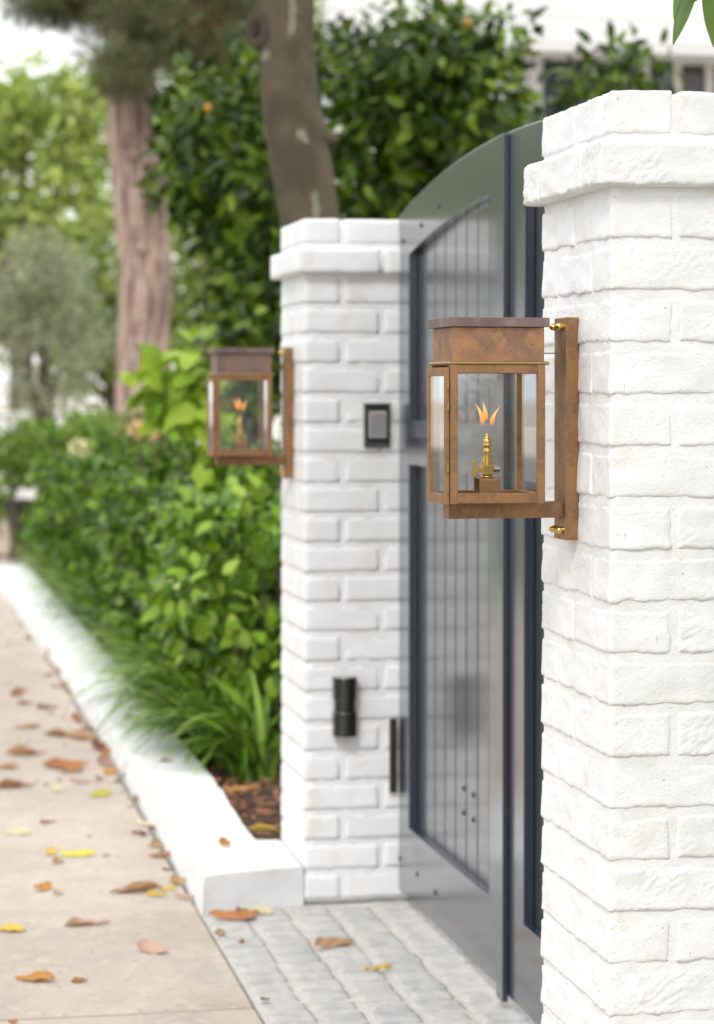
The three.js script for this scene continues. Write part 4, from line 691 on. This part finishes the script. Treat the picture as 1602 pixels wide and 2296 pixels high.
// ------------------------------------------------------------------ fallen leaves
{
  reseed(1001);
  const lin = (h) => new THREE.Color(h);
  const pal = { tan: ['#a98560', 'tan'], brown: ['#8c6545', 'brown'], amber: ['#b58038', 'amber'], yellow: ['#c2a640', 'yellow'], lime: ['#c0b83c', 'bright yellow'], pink: ['#b0907c', 'pinkish tan'], cream: ['#cdc69c', 'cream'], red: ['#8e553a', 'reddish brown'], orange: ['#a8703f', 'orange brown'] };
  const mats = {}; for (const k in pal) mats[k] = [0.85, 1.08].map((v) => phy({ color: lin(pal[k][0]).multiplyScalar(v), roughness: 0.62, transmission: 0.15, thickness: 0 }));
  const shape = (kind, len, seed) => { // dry leaf lying on its back: rows across, curled about the midrib or rolled
    const n = 9, m = 6, pos = [], uv = [], idx = [], wid = len * [0.5, 0.48, 0.5, 0.85][kind], roll = [2.0, 0.8, 3.2, 2.2][kind], bow = [0.06, 0.02, 0.03, 0.12][kind];
    for (let i = 0; i <= n; i++) { const t = i / n, w = wid / 2 * Math.pow(Math.sin(Math.PI * Math.min(0.99, 0.012 + 0.976 * Math.pow(t, 0.88))), 0.85) + 0.0006, by = bow * len * Math.pow(2 * t - 1, 2) * (1 + 0.4 * Math.sin(seed + t * 3)), sway = 0.06 * len * Math.sin(seed * 2 + t * 2.6);
      for (let j = 0; j <= m; j++) { const s = j / m * 2 - 1, a = s * roll * 0.5 * (0.8 + 0.3 * Math.sin(seed + t * 4)), R = w / (roll * 0.5); pos.push((t - 0.5) * len, by + R * (1 - Math.cos(a)) + 0.0018 * Math.sin(t * 17 + s * 4 + seed), R * Math.sin(a) + sway); uv.push(t, j / m); } }
    for (let i = 0; i < n; i++) for (let j = 0; j < m; j++) { const a = i * (m + 1) + j; idx.push(a, a + 1, a + m + 1, a + 1, a + m + 2, a + m + 1); }
    const g = new THREE.BufferGeometry(); g.setAttribute('position', new THREE.Float32BufferAttribute(pos, 3)); g.setAttribute('uv', new THREE.Float32BufferAttribute(uv, 2)); g.setIndex(idx); g.computeVertexNormals(); g.computeBoundingBox(); g.translate(0, -g.boundingBox.min.y, 0); return g;
  };
  const rest = (m, p, y, turn, kind) => { m.rotation.order = 'YXZ'; m.rotation.set([0.34, 0.5, 0.12, 0.6][kind] * rr(0.7, 1.2), turn * Math.PI / 180 * 1.4, rr(-0.06, 0.06)); m.position.set(p.x, 0, p.z); m.updateMatrixWorld(true); const b = new THREE.Box3().setFromObject(m, true); m.position.y = y - b.min.y; };
  const kindWord = ['curled', 'flat', 'tightly rolled', 'crumpled'];
  const S = 1000 / 1602 / 1.3065;
  // x, y, length (in the enlarged corner view of the photograph), turn, colour, kind, where
  const list = [[120, 100, 70, 5, 'brown', 0], [225, 122, 90, -8, 'brown', 0], [350, 170, 70, 40, 'orange', 3], [130, 212, 110, 0, 'tan', 0], [270, 250, 120, -12, 'brown', 2], [390, 262, 150, -15, 'tan', 0], [460, 310, 90, 30, 'red', 3], [100, 285, 50, 60, 'cream', 3], [120, 335, 165, 8, 'tan', 2], [30, 400, 110, -10, 'tan', 0], [290, 395, 150, -6, 'orange', 0], [360, 400, 120, 12, 'orange', 1], [330, 420, 110, 6, 'brown', 0], [490, 385, 80, 25, 'pink', 3], [530, 425, 90, 15, 'amber', 1], [460, 450, 80, 60, 'pink', 1], [380, 470, 90, 10, 'tan', 0], [70, 488, 160, 3, 'brown', 2], [270, 505, 75, 40, 'cream', 1], [470, 530, 120, 22, 'lime', 1], [225, 657, 70, 12, 'red', 0], [80, 710, 110, -10, 'cream', 1], [685, 665, 90, -5, 'cream', 0], [668, 715, 60, 70, 'red', 3], [715, 690, 50, 40, 'red', 3], [750, 768, 90, -6, 'tan', 0], [760, 818, 105, -8, 'brown', 0], [365, 808, 145, 3, 'lime', 1], [240, 800, 90, 35, 'yellow', 1], [275, 845, 50, -20, 'tan', 3], [195, 968, 105, 35, 'amber', 3], [275, 992, 42, -10, 'pink', 3], [640, 978, 215, 2, 'tan', 2], [735, 1000, 90, -20, 'yellow', 1], [790, 970, 70, 15, 'yellow', 1], [835, 940, 80, 20, 'tan', 3], [875, 1010, 100, -25, 'pink', 1], [412, 1138, 185, 2, 'pink', 2], [48, 1165, 130, -12, 'yellow', 0], [720, 1262, 140, -25, 'pink', 3], [165, 1398, 170, -22, 'amber', 0], [375, 1402, 68, -4, 'orange', 0], [590, 440, 50, 30, 'brown', 3], [640, 560, 60, 50, 'tan', 3], [370, 190, 50, 60, 'brown', 3], [510, 340, 60, -30, 'orange', 3], [60, 1595, 40, 10, 'orange', 3], [80, 60, 70, 20, 'brown', 3], [430, 225, 70, 50, 'brown', 3], [300, 20, 70, 60, 'orange', 3], [270, -40, 80, 70, 'brown', 3], [235, -120, 80, 80, 'orange', 3],
    [1095, 1108, 190, -4, 'orange', 1], [1160, 1098, 110, 20, 'red', 3], [1220, 1085, 125, -20, 'cream', 1], [1568, 1238, 190, 22, 'tan', 1], [1775, 1350, 130, 14, 'yellow', 2], [1130, 1225, 32, 30, 'red', 3], [1035, 1188, 50, -12, 'tan', 3], [1245, 1497, 40, 10, 'brown', 3]];
  for (const [x, y, len, turn, col, kind] of list) {
    const p = onPlane(x * S, 1531 + y * S, 'y', 0.002), depth = p.clone().sub(camera.position).dot(camF), ln = Math.max(0.016, 1.2 * len * S * depth / FPX), sett = x > 1000;
    const m = soloThing('fallen_leaf', shape(kind, ln, x * 0.37), mats[col][Math.floor(rnd() * 2)], kindWord[kind] + ' ' + pal[col][1] + ' dry leaf lying on the ' + (sett ? 'grey setts by the gate' : 'beige sidewalk'), 'leaf', sett ? 'fallen leaves on the setts' : 'fallen leaves on the sidewalk');
    rest(m, p, sett ? 0.0045 : 0.0015, turn, kind);
  }
  for (const [x, y, len, turn, col, kind, h, where] of [[1050, 765, 85, 35, 'amber', 3, 0.099, 'top of the white kerb'], [785, 370, 65, -5, 'brown', 0, 0.099, 'top of the white kerb'], [612, 165, 70, 5, 'orange', 0, 0.099, 'top of the white kerb'], [1130, 508, 200, -6, 'amber', 2, 0.085, 'brown soil of the bed'], [1240, 695, 150, -4, 'yellow', 2, 0.085, 'brown soil of the bed'], [1230, 612, 90, 10, 'red', 3, 0.085, 'brown soil of the bed'], [1010, 465, 70, 30, 'red', 3, 0.08, 'brown soil of the bed'], [1140, 580, 60, 70, 'orange', 3, 0.08, 'brown soil of the bed']]) {
    const p = onPlane(x * S, 1531 + y * S, 'y', h), depth = p.clone().sub(camera.position).dot(camF);
    const m = soloThing('fallen_leaf', shape(kind, len * S * depth / FPX, x * 0.37), mats[col][0], kindWord[kind] + ' ' + pal[col][1] + ' dry leaf lying on the ' + where, 'leaf', 'fallen leaves on the ' + where.split(' ')[where.includes('kerb') ? 4 : 1]); rest(m, p, h, turn, kind);
  }
  // crumbs of leaf and bark swept against the kerb
  const bit = shape(3, 0.022, 2), n = 140, im = new THREE.InstancedMesh(bit, std({ color: 0xffffff, roughness: 0.9 }), n), q = new THREE.Object3D(), c = new THREE.Color();
  for (let i = 0; i < n; i++) { const z = -2.9 - Math.pow(rnd(), 0.8) * 8.5, off = Math.pow(rnd(), 2.2) * 0.35; q.position.set(-0.275 - off, 0.001, z); q.rotation.set(rr(-0.2, 0.2), rr(0, 6.28), rr(-0.2, 0.2)); const s = rr(0.4, 1.5) * (off < 0.06 ? 1.2 : 0.7); q.scale.set(s, s, s); q.updateMatrix(); im.setMatrixAt(i, q.matrix); im.setColorAt(i, c.set(pick(['#80604a', '#94755a', '#6a5040', '#a58a6a', '#86603f'])).multiplyScalar(rr(0.7, 1.1))); }
  im.name = 'leaf_litter'; im.userData = { kind: 'stuff', label: 'brown leaf crumbs swept along the foot of the kerb', category: 'litter' }; im.castShadow = im.receiveShadow = true; scene.add(im);
}
renderer.render(scene, camera);
